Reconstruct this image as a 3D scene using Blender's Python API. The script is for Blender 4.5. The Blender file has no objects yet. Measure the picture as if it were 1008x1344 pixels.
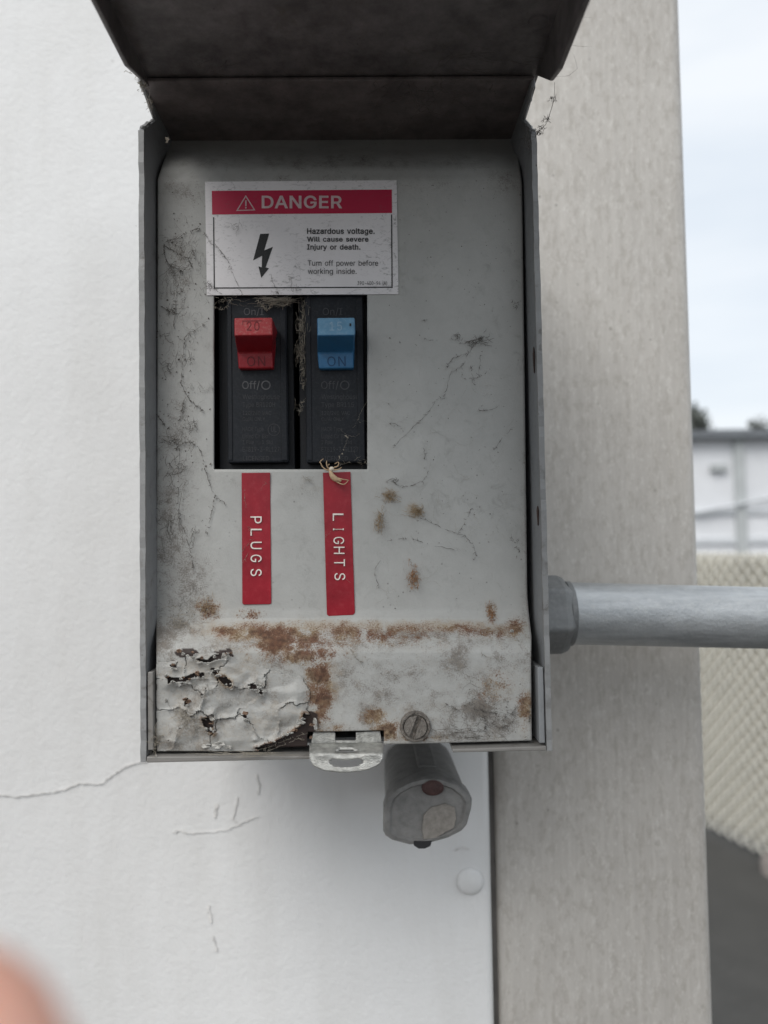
import bpy, bmesh, math, random
import numpy as np
from mathutils import Vector, Matrix, Euler
from mathutils.geometry import tessellate_polygon

SC = bpy.context.scene
COL = SC.collection
R = math.radians

# ------------------------------------------------------------------ camera
CAMZ = 1.5
CAM = Vector((0.0, -0.235, CAMZ))
cd = bpy.data.cameras.new('camera')
cam = bpy.data.objects.new('camera', cd); COL.objects.link(cam)
cam.location = CAM
ROT = (Matrix.Rotation(R(-1.0), 4, 'Z') @ Matrix.Rotation(R(90 + 2.4), 4, 'X') @ Matrix.Rotation(R(-0.95), 4, 'Z'))
cam.rotation_euler = ROT.to_euler()
cd.sensor_fit = 'HORIZONTAL'; cd.sensor_width = 25.96; cd.lens = 26.0
cd.clip_start = 0.008; cd.clip_end = 500
cd.dof.use_dof = True; cd.dof.focus_distance = 0.232; cd.dof.aperture_fstop = 9.8
SC.camera = cam
FPX = 26.0 / 25.96 * 1008

# ------------------------------------------------------------------ world and sun (overcast, bright)
SUN_EL, SUN_AZ = 46.0, 28.0          # azimuth: degrees to the left of straight behind the camera
sdir = Vector((-math.sin(R(SUN_AZ)) * math.cos(R(SUN_EL)), -math.cos(R(SUN_AZ)) * math.cos(R(SUN_EL)), math.sin(R(SUN_EL))))
w = bpy.data.worlds.new('World'); SC.world = w; w.use_nodes = True
wt = w.node_tree; wt.nodes.clear()
wo = wt.nodes.new('ShaderNodeOutputWorld'); wb = wt.nodes.new('ShaderNodeBackground')
sk = wt.nodes.new('ShaderNodeTexSky'); sk.sky_type = 'NISHITA'; sk.sun_disc = False
sk.sun_elevation = R(SUN_EL); sk.sun_rotation = math.atan2(sdir.x, sdir.y)
sk.dust_density = 3.0; sk.air_density = 1.2
wc = wt.nodes.new('ShaderNodeTexCoord'); wm = wt.nodes.new('ShaderNodeMapping'); wm.inputs['Scale'].default_value = (1.2, 1.2, 5.0)
wn = wt.nodes.new('ShaderNodeTexNoise'); wn.inputs['Scale'].default_value = 1.6; wn.inputs['Detail'].default_value = 4
wr = wt.nodes.new('ShaderNodeValToRGB')
wr.color_ramp.elements[0].position = 0.35; wr.color_ramp.elements[0].color = (6.6, 7.15, 7.75, 1)
wr.color_ramp.elements[1].position = 0.65; wr.color_ramp.elements[1].color = (7.9, 8.2, 8.5, 1)
wx = wt.nodes.new('ShaderNodeMix'); wx.data_type = 'RGBA'; wx.inputs[0].default_value = 0.88
wt.links.new(wc.outputs['Generated'], wm.inputs[0]); wt.links.new(wm.outputs[0], wn.inputs['Vector'])
wt.links.new(wn.outputs['Fac'], wr.inputs[0])
wt.links.new(sk.outputs[0], wx.inputs[6]); wt.links.new(wr.outputs[0], wx.inputs[7])
wt.links.new(wx.outputs[2], wb.inputs[0]); wb.inputs[1].default_value = 0.1
wt.links.new(wb.outputs[0], wo.inputs[0])
sl = bpy.data.lights.new('sun', 'SUN'); sl.energy = 1.5; sl.angle = R(38); sl.color = (1.0, 0.975, 0.94)
so = bpy.data.objects.new('sun', sl); COL.objects.link(so); so.location = (0, -2, 4)
so.rotation_euler = sdir.to_track_quat('Z', 'Y').to_euler()
vs = SC.view_settings
vs.view_transform = 'Standard'; vs.look = 'None'; vs.gamma = 1; vs.use_curve_mapping = False
vs.exposure = 0.36
SC.render.engine = 'CYCLES'
SC.cycles.use_denoising = True
SC.cycles.max_bounces = 8; SC.cycles.diffuse_bounces = 5

# ------------------------------------------------------------------ placing helpers
R3 = ROT.to_3x3()
def ray(px, py):
    return R3 @ Vector(((px - 504) / FPX, (672 - py) / FPX, -1.0))
def at(px, py, Y):
    """the point of the vertical plane y = Y (metres) seen at a place of the photograph"""
    d = ray(px, py); t = (Y - CAM.y) / d.y
    return CAM + d * t
def gnd(px, py, z=0.0):
    d = ray(px, py); t = (z - CAM.z) / d.z
    return CAM + d * t
def lerp(a, b, t): return a + (b - a) * t
rnd = random.Random(7)

class MB:
    def __init__(s): s.v = []; s.f = []
    def add(s, vs_, fs):
        n = len(s.v); s.v += [tuple(v) for v in vs_]; s.f += [tuple(i + n for i in f) for f in fs]
    def box(s, a, b):
        x0, y0, z0 = a; x1, y1, z1 = b
        s.add([(x0,y0,z0),(x1,y0,z0),(x1,y1,z0),(x0,y1,z0),(x0,y0,z1),(x1,y0,z1),(x1,y1,z1),(x0,y1,z1)],
              [(3,2,1,0),(4,5,6,7),(0,1,5,4),(1,2,6,5),(2,3,7,6),(3,0,4,7)])
    def prism(s, pts, ext, holes=()):
        """pts: closed outline of 3-D points in a plane; ext: extrusion vector; holes: more outlines"""
        loops = [[Vector(p) for p in pts]] + [[Vector(p) for p in h] for h in holes]
        flat = [p for l in loops for p in l]; n = len(flat)
        tri = tessellate_polygon(loops)
        ext = Vector(ext)
        vs_ = flat + [p + ext for p in flat]
        fs = []
        for t in tri:
            a, b, c = t
            nn = (flat[b] - flat[a]).cross(flat[c] - flat[a])
            if nn.dot(ext) > 0: a, b, c = c, b, a
            fs += [(a, b, c), (c + n, b + n, a + n)]
        o = 0
        for l in loops:
            k = len(l)
            for i in range(k):
                j = (i + 1) % k
                fs.append((o + i, o + j, o + j + n, o + i + n))
            o += k
        s.add(vs_, fs)
    def tube(s, pts, rad, n=5, cap=True):
        pts = [Vector(p) for p in pts]
        if len(pts) < 2: return
        rads = rad if isinstance(rad, (list, tuple)) else [rad] * len(pts)
        up = Vector((0.31, 0.17, 0.93)); rings = []
        vs_, fs = [], []
        for i, p in enumerate(pts):
            t = (pts[min(i + 1, len(pts) - 1)] - pts[max(i - 1, 0)])
            if t.length < 1e-9: t = Vector((1, 0, 0))
            t.normalize()
            u = t.cross(up)
            if u.length < 1e-4: u = t.cross(Vector((1, 0, 0)))
            u.normalize(); q = t.cross(u)
            for k in range(n):
                a = 2 * math.pi * k / n
                vs_.append(p + (u * math.cos(a) + q * math.sin(a)) * rads[i])
        for i in range(len(pts) - 1):
            for k in range(n):
                k2 = (k + 1) % n
                fs.append((i*n + k, i*n + k2, (i+1)*n + k2, (i+1)*n + k))
        if cap:
            fs.append(tuple(range(n - 1, -1, -1))); m = (len(pts) - 1) * n
            fs.append(tuple(m + k for k in range(n)))
        s.add(vs_, fs)
    def lathe(s, prof, origin, axis='Y', n=32, sx=1.0, sz=1.0, a0=0.0):
        """prof: list of (radius, along)"""
        vs_, fs = [], []
        o = Vector(origin)
        for (r, h) in prof:
            for k in range(n):
                a = a0 + 2 * math.pi * k / n
                c, q = math.cos(a) * r * sx, math.sin(a) * r * sz
                vs_.append(o + (Vector((c, h, q)) if axis == 'Y' else Vector((h, c, q)) if axis == 'X' else Vector((c, q, h))))
        for i in range(len(prof) - 1):
            for k in range(n):
                k2 = (k + 1) % n
                fs.append((i*n + k, i*n + k2, (i+1)*n + k2, (i+1)*n + k))
        fs.append(tuple(range(n - 1, -1, -1))); m = (len(prof) - 1) * n
        fs.append(tuple(m + k for k in range(n)))
        s.add(vs_, fs)
    def build(s, name, mat, parent=None, bevel=0, seg=2, smooth=False, fixn=True):
        me = bpy.data.meshes.new(name); me.from_pydata(s.v, [], s.f); me.validate(); me.update()
        if fixn:
            bm = bmesh.new(); bm.from_mesh(me); bmesh.ops.recalc_face_normals(bm, faces=bm.faces); bm.to_mesh(me); bm.free()
        return link(name, me, mat, parent, bevel, seg, smooth)

def link(name, me, mat, parent=None, bevel=0, seg=2, smooth=False):
    o = bpy.data.objects.new(name, me); COL.objects.link(o)
    if mat: me.materials.append(mat)
    if parent:
        o.parent = parent
        o.matrix_parent_inverse = WM[parent.name].inverted() if parent.name in WM else Matrix.Identity(4)
    if bevel:
        b = o.modifiers.new('bevel', 'BEVEL'); b.width = bevel; b.segments = seg; b.limit_method = 'ANGLE'; b.angle_limit = R(35)
        b.harden_normals = False
    if smooth:
        for p in me.polygons: p.use_smooth = True
        if smooth == 'auto':
            try: me.set_sharp_from_angle(angle=R(40))
            except Exception: pass
    return o

WM = {}
def tag(o, label, cat, group=None, kind=None):
    if label: o['label'] = label
    if cat: o['category'] = cat
    if group: o['group'] = group
    if kind: o['kind'] = kind
    return o
def thing(name, loc, label, cat, group=None):
    o = bpy.data.objects.new(name, None); COL.objects.link(o); o.location = loc; o.empty_display_size = 0.02
    WM[o.name] = Matrix.Translation(Vector(loc))
    return tag(o, label, cat, group)

# ------------------------------------------------------------------ material helpers
class NT:
    def __init__(s, name):
        s.m = bpy.data.materials.new(name); s.m.use_nodes = True
        s.t = s.m.node_tree; s.b = s.t.nodes['Principled BSDF']; s.out = s.t.nodes['Material Output']
        tc = s.t.nodes.new('ShaderNodeTexCoord')
        v = s.t.nodes.new('ShaderNodeVectorMath'); v.operation = 'SCALE'; v.inputs['Scale'].default_value = 1000
        s.t.links.new(tc.outputs['Object'], v.inputs[0]); s.mm = v.outputs[0]; s.tc = tc
    def L(s, a, b): s.t.links.new(a, b)
    def map(s, scale=(1, 1, 1), rot=(0, 0, 0), loc=(0, 0, 0)):
        m = s.t.nodes.new('ShaderNodeMapping'); s.L(s.mm, m.inputs[0])
        m.inputs['Scale'].default_value = scale; m.inputs['Rotation'].default_value = rot; m.inputs['Location'].default_value = loc
        return m.outputs[0]
    def noise(s, scale, detail=4, rough=0.55, vec=None, dist=0.0, out='Fac'):
        n = s.t.nodes.new('ShaderNodeTexNoise'); n.inputs['Scale'].default_value = scale
        n.inputs['Detail'].default_value = detail; n.inputs['Roughness'].default_value = rough; n.inputs['Distortion'].default_value = dist
        s.L(vec or s.mm, n.inputs['Vector']); return n.outputs[out]
    def voro(s, scale, feature='F1', vec=None, out='Distance', rand=1.0):
        n = s.t.nodes.new('ShaderNodeTexVoronoi'); n.feature = feature; n.inputs['Scale'].default_value = scale
        n.inputs['Randomness'].default_value = rand
        s.L(vec or s.mm, n.inputs['Vector']); return n.outputs[out]
    def ramp(s, fac, *stops, interp='LINEAR'):
        r = s.t.nodes.new('ShaderNodeValToRGB'); r.color_ramp.interpolation = interp
        e = r.color_ramp.elements
        while len(e) < len(stops): e.new(0.5)
        for el, (p, c) in zip(e, stops):
            el.position = p; el.color = (c, c, c, 1) if isinstance(c, (int, float)) else (*c, 1)
        s.L(fac, r.inputs[0]); return r.outputs[0]
    def math(s, op, a, b=None, clamp=False):
        n = s.t.nodes.new('ShaderNodeMath'); n.operation = op; n.use_clamp = clamp
        for i, x in enumerate((a, b)):
            if x is None: continue
            if isinstance(x, (int, float)): n.inputs[i].default_value = x
            else: s.L(x, n.inputs[i])
        return n.outputs[0]
    def mix(s, fac, a, b, mode='MIX'):
        n = s.t.nodes.new('ShaderNodeMix'); n.data_type = 'RGBA'; n.blend_type = mode
        for i, x in ((0, fac), (6, a), (7, b)):
            if isinstance(x, (int, float)): n.inputs[i].default_value = x
            elif isinstance(x, tuple): n.inputs[i].default_value = (*x, 1)
            else: s.L(x, n.inputs[i])
        return n.outputs[2]
    def attr(s, name):
        n = s.t.nodes.new('ShaderNodeAttribute'); n.attribute_name = name; return n.outputs['Fac']
    def bump(s, h, strength=0.3, dist=0.0003, prev=None):
        n = s.t.nodes.new('ShaderNodeBump'); n.inputs['Strength'].default_value = strength; n.inputs['Distance'].default_value = dist
        s.L(h, n.inputs['Height'])
        if prev: s.L(prev, n.inputs['Normal'])
        s.L(n.outputs[0], s.b.inputs['Normal']); return n.outputs[0]
    def col(s, c):
        if isinstance(c, tuple): s.b.inputs['Base Color'].default_value = (*c, 1)
        else: s.L(c, s.b.inputs['Base Color'])
    def rough(s, r):
        if isinstance(r, (int, float)): s.b.inputs['Roughness'].default_value = r
        else: s.L(r, s.b.inputs['Roughness'])
    def set(s, **k):
        for n, v in k.items(): s.b.inputs[n.replace('_', ' ')].default_value = v
    def normal(s): 
        g = s.t.nodes.new('ShaderNodeNewGeometry'); return g.outputs['Normal']

M = {}
# --- dirty grey enamel, with stain attributes (rust, dirt) painted where the stains are
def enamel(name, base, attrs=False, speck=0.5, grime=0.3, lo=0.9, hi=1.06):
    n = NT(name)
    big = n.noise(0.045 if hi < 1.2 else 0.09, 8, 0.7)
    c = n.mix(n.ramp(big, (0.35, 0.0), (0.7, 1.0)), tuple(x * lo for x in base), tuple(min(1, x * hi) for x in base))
    # small dark specks
    sp = n.voro(0.42, vec=n.map((1, 1, 1), (0.3, 0.2, 0.5)))
    spn = n.noise(0.11, 3)
    spm = n.math('MULTIPLY', n.ramp(sp, (0.06, 1.0), (0.16, 0.0)), n.ramp(spn, (0.5, 0.0), (0.62, 1.0)))
    c = n.mix(n.math('MULTIPLY', spm, speck), c, (0.07, 0.06, 0.05))
    # thin smudgy grime, breaking up
    g1 = n.noise(0.22, 8, 0.72, dist=0.6); g2 = n.noise(0.03, 3)
    gm = n.math('MULTIPLY', n.ramp(g1, (0.52, 0.0), (0.68, 1.0)), n.ramp(g2, (0.42, 0.0), (0.62, 1.0)))
    c = n.mix(n.math('MULTIPLY', gm, grime), c, (0.11, 0.098, 0.085))
    h = n.math('MULTIPLY', n.noise(1.5, 3), 0.3)
    ro = n.math('ADD', n.math('MULTIPLY', n.noise(0.3, 4), 0.25), 0.36)
    if attrs:
        da, ra, ta = n.attr('dirt'), n.attr('rust'), n.attr('dust')
        film = n.math('MULTIPLY', n.math('MULTIPLY', da, n.ramp(n.noise(0.25, 8, 0.75, dist=0.8), (0.35, 0.0), (0.7, 1.0))), 0.75, clamp=True)
        c = n.mix(film, c, (0.20, 0.178, 0.155))
        halo = n.math('MULTIPLY', n.math('MULTIPLY', ra, n.ramp(n.noise(0.35, 8, 0.75, dist=0.5), (0.35, 0.0), (0.68, 1.0))), 0.75, clamp=True)
        c = n.mix(halo, c, (0.36, 0.29, 0.20))
        d1 = n.noise(2.2, 8, 0.8); d0 = n.noise(0.2, 8, 0.75, dist=1.2)
        dsum = n.math('ADD', n.math('ADD', n.math('MULTIPLY', d1, 0.62), n.math('MULTIPLY', d0, 0.38)), n.math('MULTIPLY', n.math('SUBTRACT', da, 0.32), 0.27))
        dm = n.math('MULTIPLY', n.ramp(dsum, (0.525, 0.0), (0.63, 1.0)), n.ramp(da, (0.02, 0.0), (0.22, 1.0)))
        dc = n.mix(n.noise(0.9, 5), (0.09, 0.077, 0.066), (0.21, 0.182, 0.155))
        c = n.mix(n.math('MULTIPLY', dm, 0.72), c, dc)
        t1 = n.noise(1.3, 8, 0.8)
        tsum = n.math('ADD', t1, n.math('MULTIPLY', n.math('SUBTRACT', ta, 0.30), 0.95))
        tm = n.ramp(tsum, (0.5, 0.0), (0.85, 1.0))
        tcx = n.mix(n.noise(2.2, 4), (0.24, 0.19, 0.14), (0.50, 0.46, 0.39))
        c = n.mix(n.math('MULTIPLY', tm, 0.8), c, tcx)
        r1 = n.noise(2.0, 8, 0.8); r0 = n.noise(0.26, 8, 0.72, dist=0.8)
        rsum = n.math('ADD', n.math('ADD', n.math('MULTIPLY', r1, 0.62), n.math('MULTIPLY', r0, 0.38)), n.math('MULTIPLY', n.math('SUBTRACT', ra, 0.30), 0.27))
        rm = n.math('MULTIPLY', n.ramp(rsum, (0.50, 0.0), (0.585, 1.0)), n.ramp(ra, (0.04, 0.0), (0.22, 1.0)))
        rl = n.noise(0.11, 4, 0.6)
        ra1 = n.ramp(n.noise(1.6, 8, 0.8), (0.34, (0.045, 0.020, 0.013)), (0.47, (0.13, 0.055, 0.030)), (0.57, (0.21, 0.105, 0.055)), (0.70, (0.42, 0.33, 0.24)))
        ra2 = n.ramp(n.noise(1.3, 8, 0.8), (0.34, (0.10, 0.060, 0.034)), (0.50, (0.23, 0.155, 0.085)), (0.62, (0.37, 0.30, 0.205)), (0.74, (0.50, 0.46, 0.38)))
        rc = n.mix(n.ramp(rl, (0.40, 0.0), (0.60, 1.0)), ra1, ra2)
        c = n.mix(n.math('MULTIPLY', rm, 0.92), c, rc)
        c = n.mix(n.math('MULTIPLY', n.math('MULTIPLY', n.ramp(rsum, (0.575, 0.0), (0.66, 1.0)), n.ramp(n.noise(0.8, 6, 0.7), (0.42, 0.0), (0.58, 1.0))), 0.8), c, (0.055, 0.030, 0.022))
        h = n.math('ADD', h, n.math('MULTIPLY', n.math('MAXIMUM', ra, da), n.math('MULTIPLY', n.noise(1.9, 5, 0.7), 1.3)))
        ro = n.math('ADD', ro, n.math('MULTIPLY', n.math('MAXIMUM', rm, dm), 0.4))
    n.col(c); n.rough(ro); n.set(Specular_IOR_Level=0.35)
    n.bump(h, 0.55, 0.0004)
    return n.m
M['cover'] = enamel('cover grey enamel', (0.44, 0.443, 0.425), attrs=True)
M['box'] = enamel('box grey enamel', (0.26, 0.268, 0.275), speck=0.6, grime=0.6)
M['top'] = enamel('brown shade darkened top enamel', (0.185, 0.16, 0.155), speck=0.8, grime=0.8, lo=0.6, hi=1.4)  # brown grimy paint, base darkened to hold the shade under the hood
M['lid'] = enamel('dirty shade darkened lid enamel', (0.135, 0.122, 0.12), speck=0.9, grime=0.9, lo=0.62, hi=1.6)  # dirty paint, the lid's underside shade is put into its dark base

def plain(name, base, rough=0.5, metal=0.0, var=0.12, scale=0.3, bump=0.2, bdist=0.0002, dust=None, dustc=(0.3, 0.28, 0.25), spec=0.4):
    n = NT(name)
    f = n.noise(scale, 6, 0.65)
    c = n.mix(n.ramp(f, (0.3, 0.0), (0.72, 1.0)), tuple(x * (1 - var) for x in base), tuple(min(1, x * (1 + var)) for x in base))
    if dust:
        d = n.noise(scale * 4, 8, 0.75)
        c = n.mix(n.math('MULTIPLY', n.ramp(d, (0.5, 0.0), (0.75, 1.0)), dust), c, dustc)
    n.col(c); n.rough(n.math('ADD', n.math('MULTIPLY', f, 0.3), rough - 0.15)); n.set(Metallic=metal, Specular_IOR_Level=spec)
    n.bump(n.noise(scale * 5, 4), bump, bdist)
    return n.m

M['breaker'] = plain('dusty black moulded plastic', (0.016, 0.0185, 0.023), 0.55, var=0.25, scale=0.35, bump=0.12, dust=0.22, dustc=(0.11, 0.108, 0.105), spec=0.2)
M['breaker_dark'] = plain('black plastic ledge', (0.012, 0.013, 0.016), 0.5, var=0.2, dust=0.12, dustc=(0.1, 0.1, 0.1), spec=0.3)
M['emboss'] = plain('rubbed black plastic lettering', (0.11, 0.11, 0.115), 0.7, var=0.3, scale=0.8, spec=0.2)
M['emboss_faint'] = plain('faint black plastic lettering', (0.058, 0.059, 0.063), 0.7, var=0.35, scale=0.6, spec=0.2)
M['red_plastic'] = plain('red toggle plastic', (0.26, 0.006, 0.014), 0.4, var=0.15, dust=0.12)
M['red_dusty'] = plain('dusty red toggle plastic', (0.36, 0.035, 0.04), 0.6, var=0.15, dust=0.85, dustc=(0.40, 0.24, 0.21))
M['red_letter'] = plain('dark red letter', (0.12, 0.004, 0.008), 0.5)
M['blue_plastic'] = plain('blue toggle plastic', (0.03, 0.14, 0.29), 0.4, var=0.12, dust=0.1)
M['blue_dusty'] = plain('dusty blue toggle plastic', (0.12, 0.27, 0.41), 0.6, var=0.12, dust=0.6, dustc=(0.30, 0.38, 0.45))
M['blue_letter'] = plain('dark blue letter', (0.008, 0.05, 0.13), 0.5)
M['blue_pale'] = plain('pale blue letter', (0.25, 0.38, 0.50), 0.6)
M['tape'] = plain('red embossing tape', (0.29, 0.006, 0.018), 0.34, var=0.2, scale=0.12, bump=0.15, dust=0.10, dustc=(0.45, 0.2, 0.2))
M['tape_letter'] = plain('white stressed tape letter', (0.80, 0.74, 0.68), 0.5, var=0.12, scale=1.2)
M['print_black'] = plain('black print', (0.02, 0.021, 0.022), 0.6, dust=0.25, dustc=(0.2, 0.2, 0.2), scale=0.8)
M['print_white'] = plain('off white print', (0.60, 0.46, 0.47), 0.6, var=0.15, scale=0.8)
M['galv'] = plain('bright zinc plate', (0.50, 0.50, 0.47), 0.40, metal=0.7, var=0.35, scale=0.6, bump=0.6, bdist=0.0005, dust=0.7, dustc=(0.20, 0.18, 0.15))
M['screwmetal'] = plain('dirty screw steel', (0.26, 0.24, 0.215), 0.5, metal=0.6, var=0.6, scale=0.7, bump=0.9, bdist=0.0006, dust=0.9, dustc=(0.14, 0.075, 0.04))
M['dark_steel'] = plain('rusty dark bare steel', (0.055, 0.034, 0.028), 0.8, var=0.5, scale=0.5, bump=0.6, dust=0.5, dustc=(0.12, 0.06, 0.03))
M['dark'] = plain('dark interior steel', (0.03, 0.03, 0.032), 0.8)
M['web'] = plain('dusty dark cobweb', (0.11, 0.098, 0.085), 0.9, var=0.4, scale=0.4)
M['web_pale'] = plain('pale dusty cobweb', (0.30, 0.27, 0.22), 0.9, var=0.4, scale=0.5)
M['tuft'] = plain('tan dust tuft', (0.34, 0.25, 0.15), 0.9, var=0.4, scale=0.9)
M['tuft_rust'] = plain('orange dust tuft', (0.36, 0.19, 0.09), 0.9, var=0.4, scale=0.9)
M['husk'] = plain('dried spider husk', (0.52, 0.37, 0.23), 0.55, var=0.25, scale=1.2)
M['husk_pale'] = plain('pale husk shell', (0.72, 0.64, 0.52), 0.5, var=0.15, scale=1.2)

# sticker stock: white vinyl with grey scuffs and dirty threads of grime
def sticker(name, base, amount):
    n = NT(name)
    c = n.mix(n.ramp(n.noise(0.06, 4), (0.3, 0.0), (0.7, 1.0)), tuple(x * .9 for x in base), base)
    s1 = n.noise(0.55, 9, 0.75, vec=n.map((1, 1, 2.0), (0, R(35), 0)), dist=0.7); s0 = n.noise(0.07, 3)
    m_ = n.math('MULTIPLY', n.ramp(s1, (0.53, 0.0), (0.66, 1.0)), n.ramp(s0, (0.42, 0.1), (0.60, 1.0)))
    c = n.mix(n.math('MULTIPLY', m_, amount), c, (0.10, 0.095, 0.09))
    n.col(c); n.rough(0.5); n.bump(n.noise(0.8, 4), 0.15, 0.0002)
    return n.m
M['sticker'] = sticker('white vinyl label', (0.80, 0.78, 0.785), 0.75)
M['sticker_red'] = sticker('red printed band', (0.47, 0.010, 0.055), 0.35)

# galvanised conduit: soft streaks along its length, spangle, dirt
def conduit_mat():
    n = NT('galvanised conduit')
    a = n.noise(0.18, 6, 0.65, vec=n.map((0.12, 1, 1)))
    b = n.ramp(n.voro(0.5, out='Color', vec=n.map((0.5, 1, 1))), (0.0, 0.3), (1.0, 0.7))
    c = n.mix(n.ramp(a, (0.3, 0.0), (0.72, 1.0)), (0.34, 0.355, 0.365), (0.58, 0.60, 0.61))
    c = n.mix(0.16, c, b, 'OVERLAY')
    p = n.math('MULTIPLY', n.ramp(n.noise(0.5, 10, 0.8, vec=n.map((0.6, 1, 1))), (0.50, 0.0), (0.66, 1.0)), 0.7)
    c = n.mix(p, c, (0.52, 0.53, 0.52))
    n.col(c); n.set(Metallic=0.5); n.rough(n.math('ADD', n.math('MULTIPLY', a, 0.25), 0.27))
    n.bump(n.noise(0.9, 8, 0.7), 0.5, 0.0006)
    return n.m
M['conduit'] = conduit_mat()
M['zinc'] = plain('grey die cast zinc', (0.20, 0.205, 0.205), 0.55, metal=0.25, var=0.25, scale=0.12, bump=0.4, bdist=0.0004, dust=0.4, dustc=(0.32, 0.31, 0.29))
M['fitting'] = plain('dull grey cast metal', (0.24, 0.236, 0.228), 0.65, metal=0.1, var=0.3, scale=0.2, bump=0.6, bdist=0.0005, dust=0.45, dustc=(0.22, 0.21, 0.19))
M['fitting_patch'] = plain('worn tan grey patch', (0.27, 0.25, 0.225), 0.75, var=0.25, scale=0.5, bump=0.5)
M['red_dark'] = plain('dull brown red lens', (0.085, 0.045, 0.042), 0.7, var=0.4, scale=0.6, dust=0.5, dustc=(0.14, 0.11, 0.10))

# white wall paint: orange-peel relief, faint stains
def wall_mat():
    n = NT('white textured wall paint')
    big = n.noise(0.006, 5, 0.6); st = n.noise(0.05, 6, 0.65, vec=n.map((1, 1, 0.18)))
    c = n.mix(n.ramp(big, (0.3, 0.0), (0.7, 1.0)), (0.74, 0.738, 0.728), (0.80, 0.798, 0.788))
    c = n.mix(n.math('MULTIPLY', n.ramp(st, (0.46, 0.0), (0.74, 1.0)), 0.20), c, (0.52, 0.50, 0.46))
    sp = n.math('MULTIPLY', n.ramp(n.voro(0.07), (0.03, 1.0), (0.09, 0.0)), n.ramp(n.noise(0.03, 3), (0.55, 0.0), (0.65, 1.0)))
    c = n.mix(n.math('MULTIPLY', sp, 0.45), c, (0.30, 0.29, 0.27))
    n.col(c); n.rough(0.62); n.set(Specular_IOR_Level=0.25)
    h = n.math('ADD', n.math('MULTIPLY', n.noise(0.38, 5, 0.62), 1.0), n.math('MULTIPLY', n.noise(0.07, 3, 0.5), 1.2))
    n.bump(h, 0.30, 0.0009)
    return n.m
M['wall'] = wall_mat()
M['joint'] = plain('grimy joint filler', (0.13, 0.122, 0.115), 0.9, var=0.4, scale=0.05)

# post: weathered beige-grey paint, fine vertical brush streaks and pitted speckle
def post_mat():
    n = NT('weathered beige post paint')
    st = n.noise(0.5, 6, 0.65, vec=n.map((1.0, 1.0, 0.045)))
    bl = n.noise(0.012, 5, 0.6)
    c = n.mix(n.ramp(bl, (0.3, 0.0), (0.7, 1.0)), (0.43, 0.405, 0.372), (0.52, 0.494, 0.456))
    c = n.mix(n.math('MULTIPLY', n.ramp(st, (0.40, 0.0), (0.75, 1.0)), 0.55), c, (0.60, 0.572, 0.53))
    pk = n.noise(0.34, 8, 0.75, vec=n.map((1, 1, 0.5)))
    c = n.mix(n.math('MULTIPLY', n.ramp(pk, (0.50, 0.0), (0.60, 1.0)), 0.38), c, (0.31, 0.28, 0.24))
    pl = n.noise(0.55, 6, 0.75, vec=n.map((1, 1, 0.5), (0, 0, 0), (40, 3, 9)))
    c = n.mix(n.math('MULTIPLY', n.ramp(pl, (0.53, 0.0), (0.64, 1.0)), 0.35), c, (0.70, 0.68, 0.64))
    sp = n.math('MULTIPLY', n.ramp(n.voro(0.13), (0.04, 1.0), (0.12, 0.0)), n.ramp(n.noise(0.05, 3), (0.5, 0.0), (0.62, 1.0)))
    c = n.mix(n.math('MULTIPLY', sp, 0.6), c, (0.16, 0.14, 0.12))
    n.col(c); n.rough(0.5); n.set(Specular_IOR_Level=0.4)
    n.bump(n.math('ADD', n.math('MULTIPLY', pk, 0.8), n.math('MULTIPLY', st, 0.4)), 0.45, 0.0010)
    return n.m
M['post'] = post_mat()

def asphalt_mat():
    n = NT('asphalt')
    c = n.mix(n.ramp(n.noise(0.004, 5), (0.3, 0.0), (0.7, 1.0)), (0.060, 0.058, 0.054), (0.085, 0.082, 0.076))
    c = n.mix(n.math('MULTIPLY', n.ramp(n.noise(0.02, 6, 0.7), (0.55, 0.0), (0.75, 1.0)), 0.45), c, (0.15, 0.145, 0.135))
    c = n.mix(n.math('MULTIPLY', n.ramp(n.voro(0.09), (0.1, 0.0), (0.4, 1.0)), 0.35), c, (0.045, 0.044, 0.042))
    n.col(c); n.rough(0.9); n.bump(n.noise(0.15, 6, 0.7), 0.5, 0.006)
    return n.m
M['asphalt'] = asphalt_mat()
M['screen'] = plain('tan privacy fabric', (0.44, 0.41, 0.335), 0.85, var=0.14, scale=0.006, bump=0.2, bdist=0.002)
M['wire'] = plain('pale galvanised wire', (0.72, 0.70, 0.63), 0.6, metal=0.0, var=0.1, scale=0.02)
M['fencepost'] = plain('galvanised fence post', (0.42, 0.42, 0.40), 0.5, metal=0.3, var=0.1, scale=0.02)
M['footing'] = plain('pinkish concrete footing', (0.25, 0.22, 0.20), 0.85, var=0.2, scale=0.03, bump=0.4, bdist=0.003)
M['white_siding'] = plain('white siding', (0.74, 0.75, 0.77), 0.6, var=0.06, scale=0.002, bump=0.05)
M['grey_trim'] = plain('grey trim', (0.47, 0.49, 0.49), 0.6, var=0.08, scale=0.004)
M['pale_trim'] = plain('pale grey rail', (0.62, 0.64, 0.66), 0.6, var=0.08, scale=0.004)
M['roof'] = plain('dark grey roofing', (0.16, 0.172, 0.185), 0.8, var=0.2, scale=0.004)
M['leaf'] = plain('dull green leaf', (0.12, 0.13, 0.115), 0.6, var=0.4, scale=0.004)
M['bark'] = plain('brown bark', (0.09, 0.07, 0.055), 0.9, var=0.3, scale=0.01)
M['fabric'] = plain('grey knitted sleeve', (0.16, 0.16, 0.18), 0.9, var=0.2, scale=0.1, bump=0.4)
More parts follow.
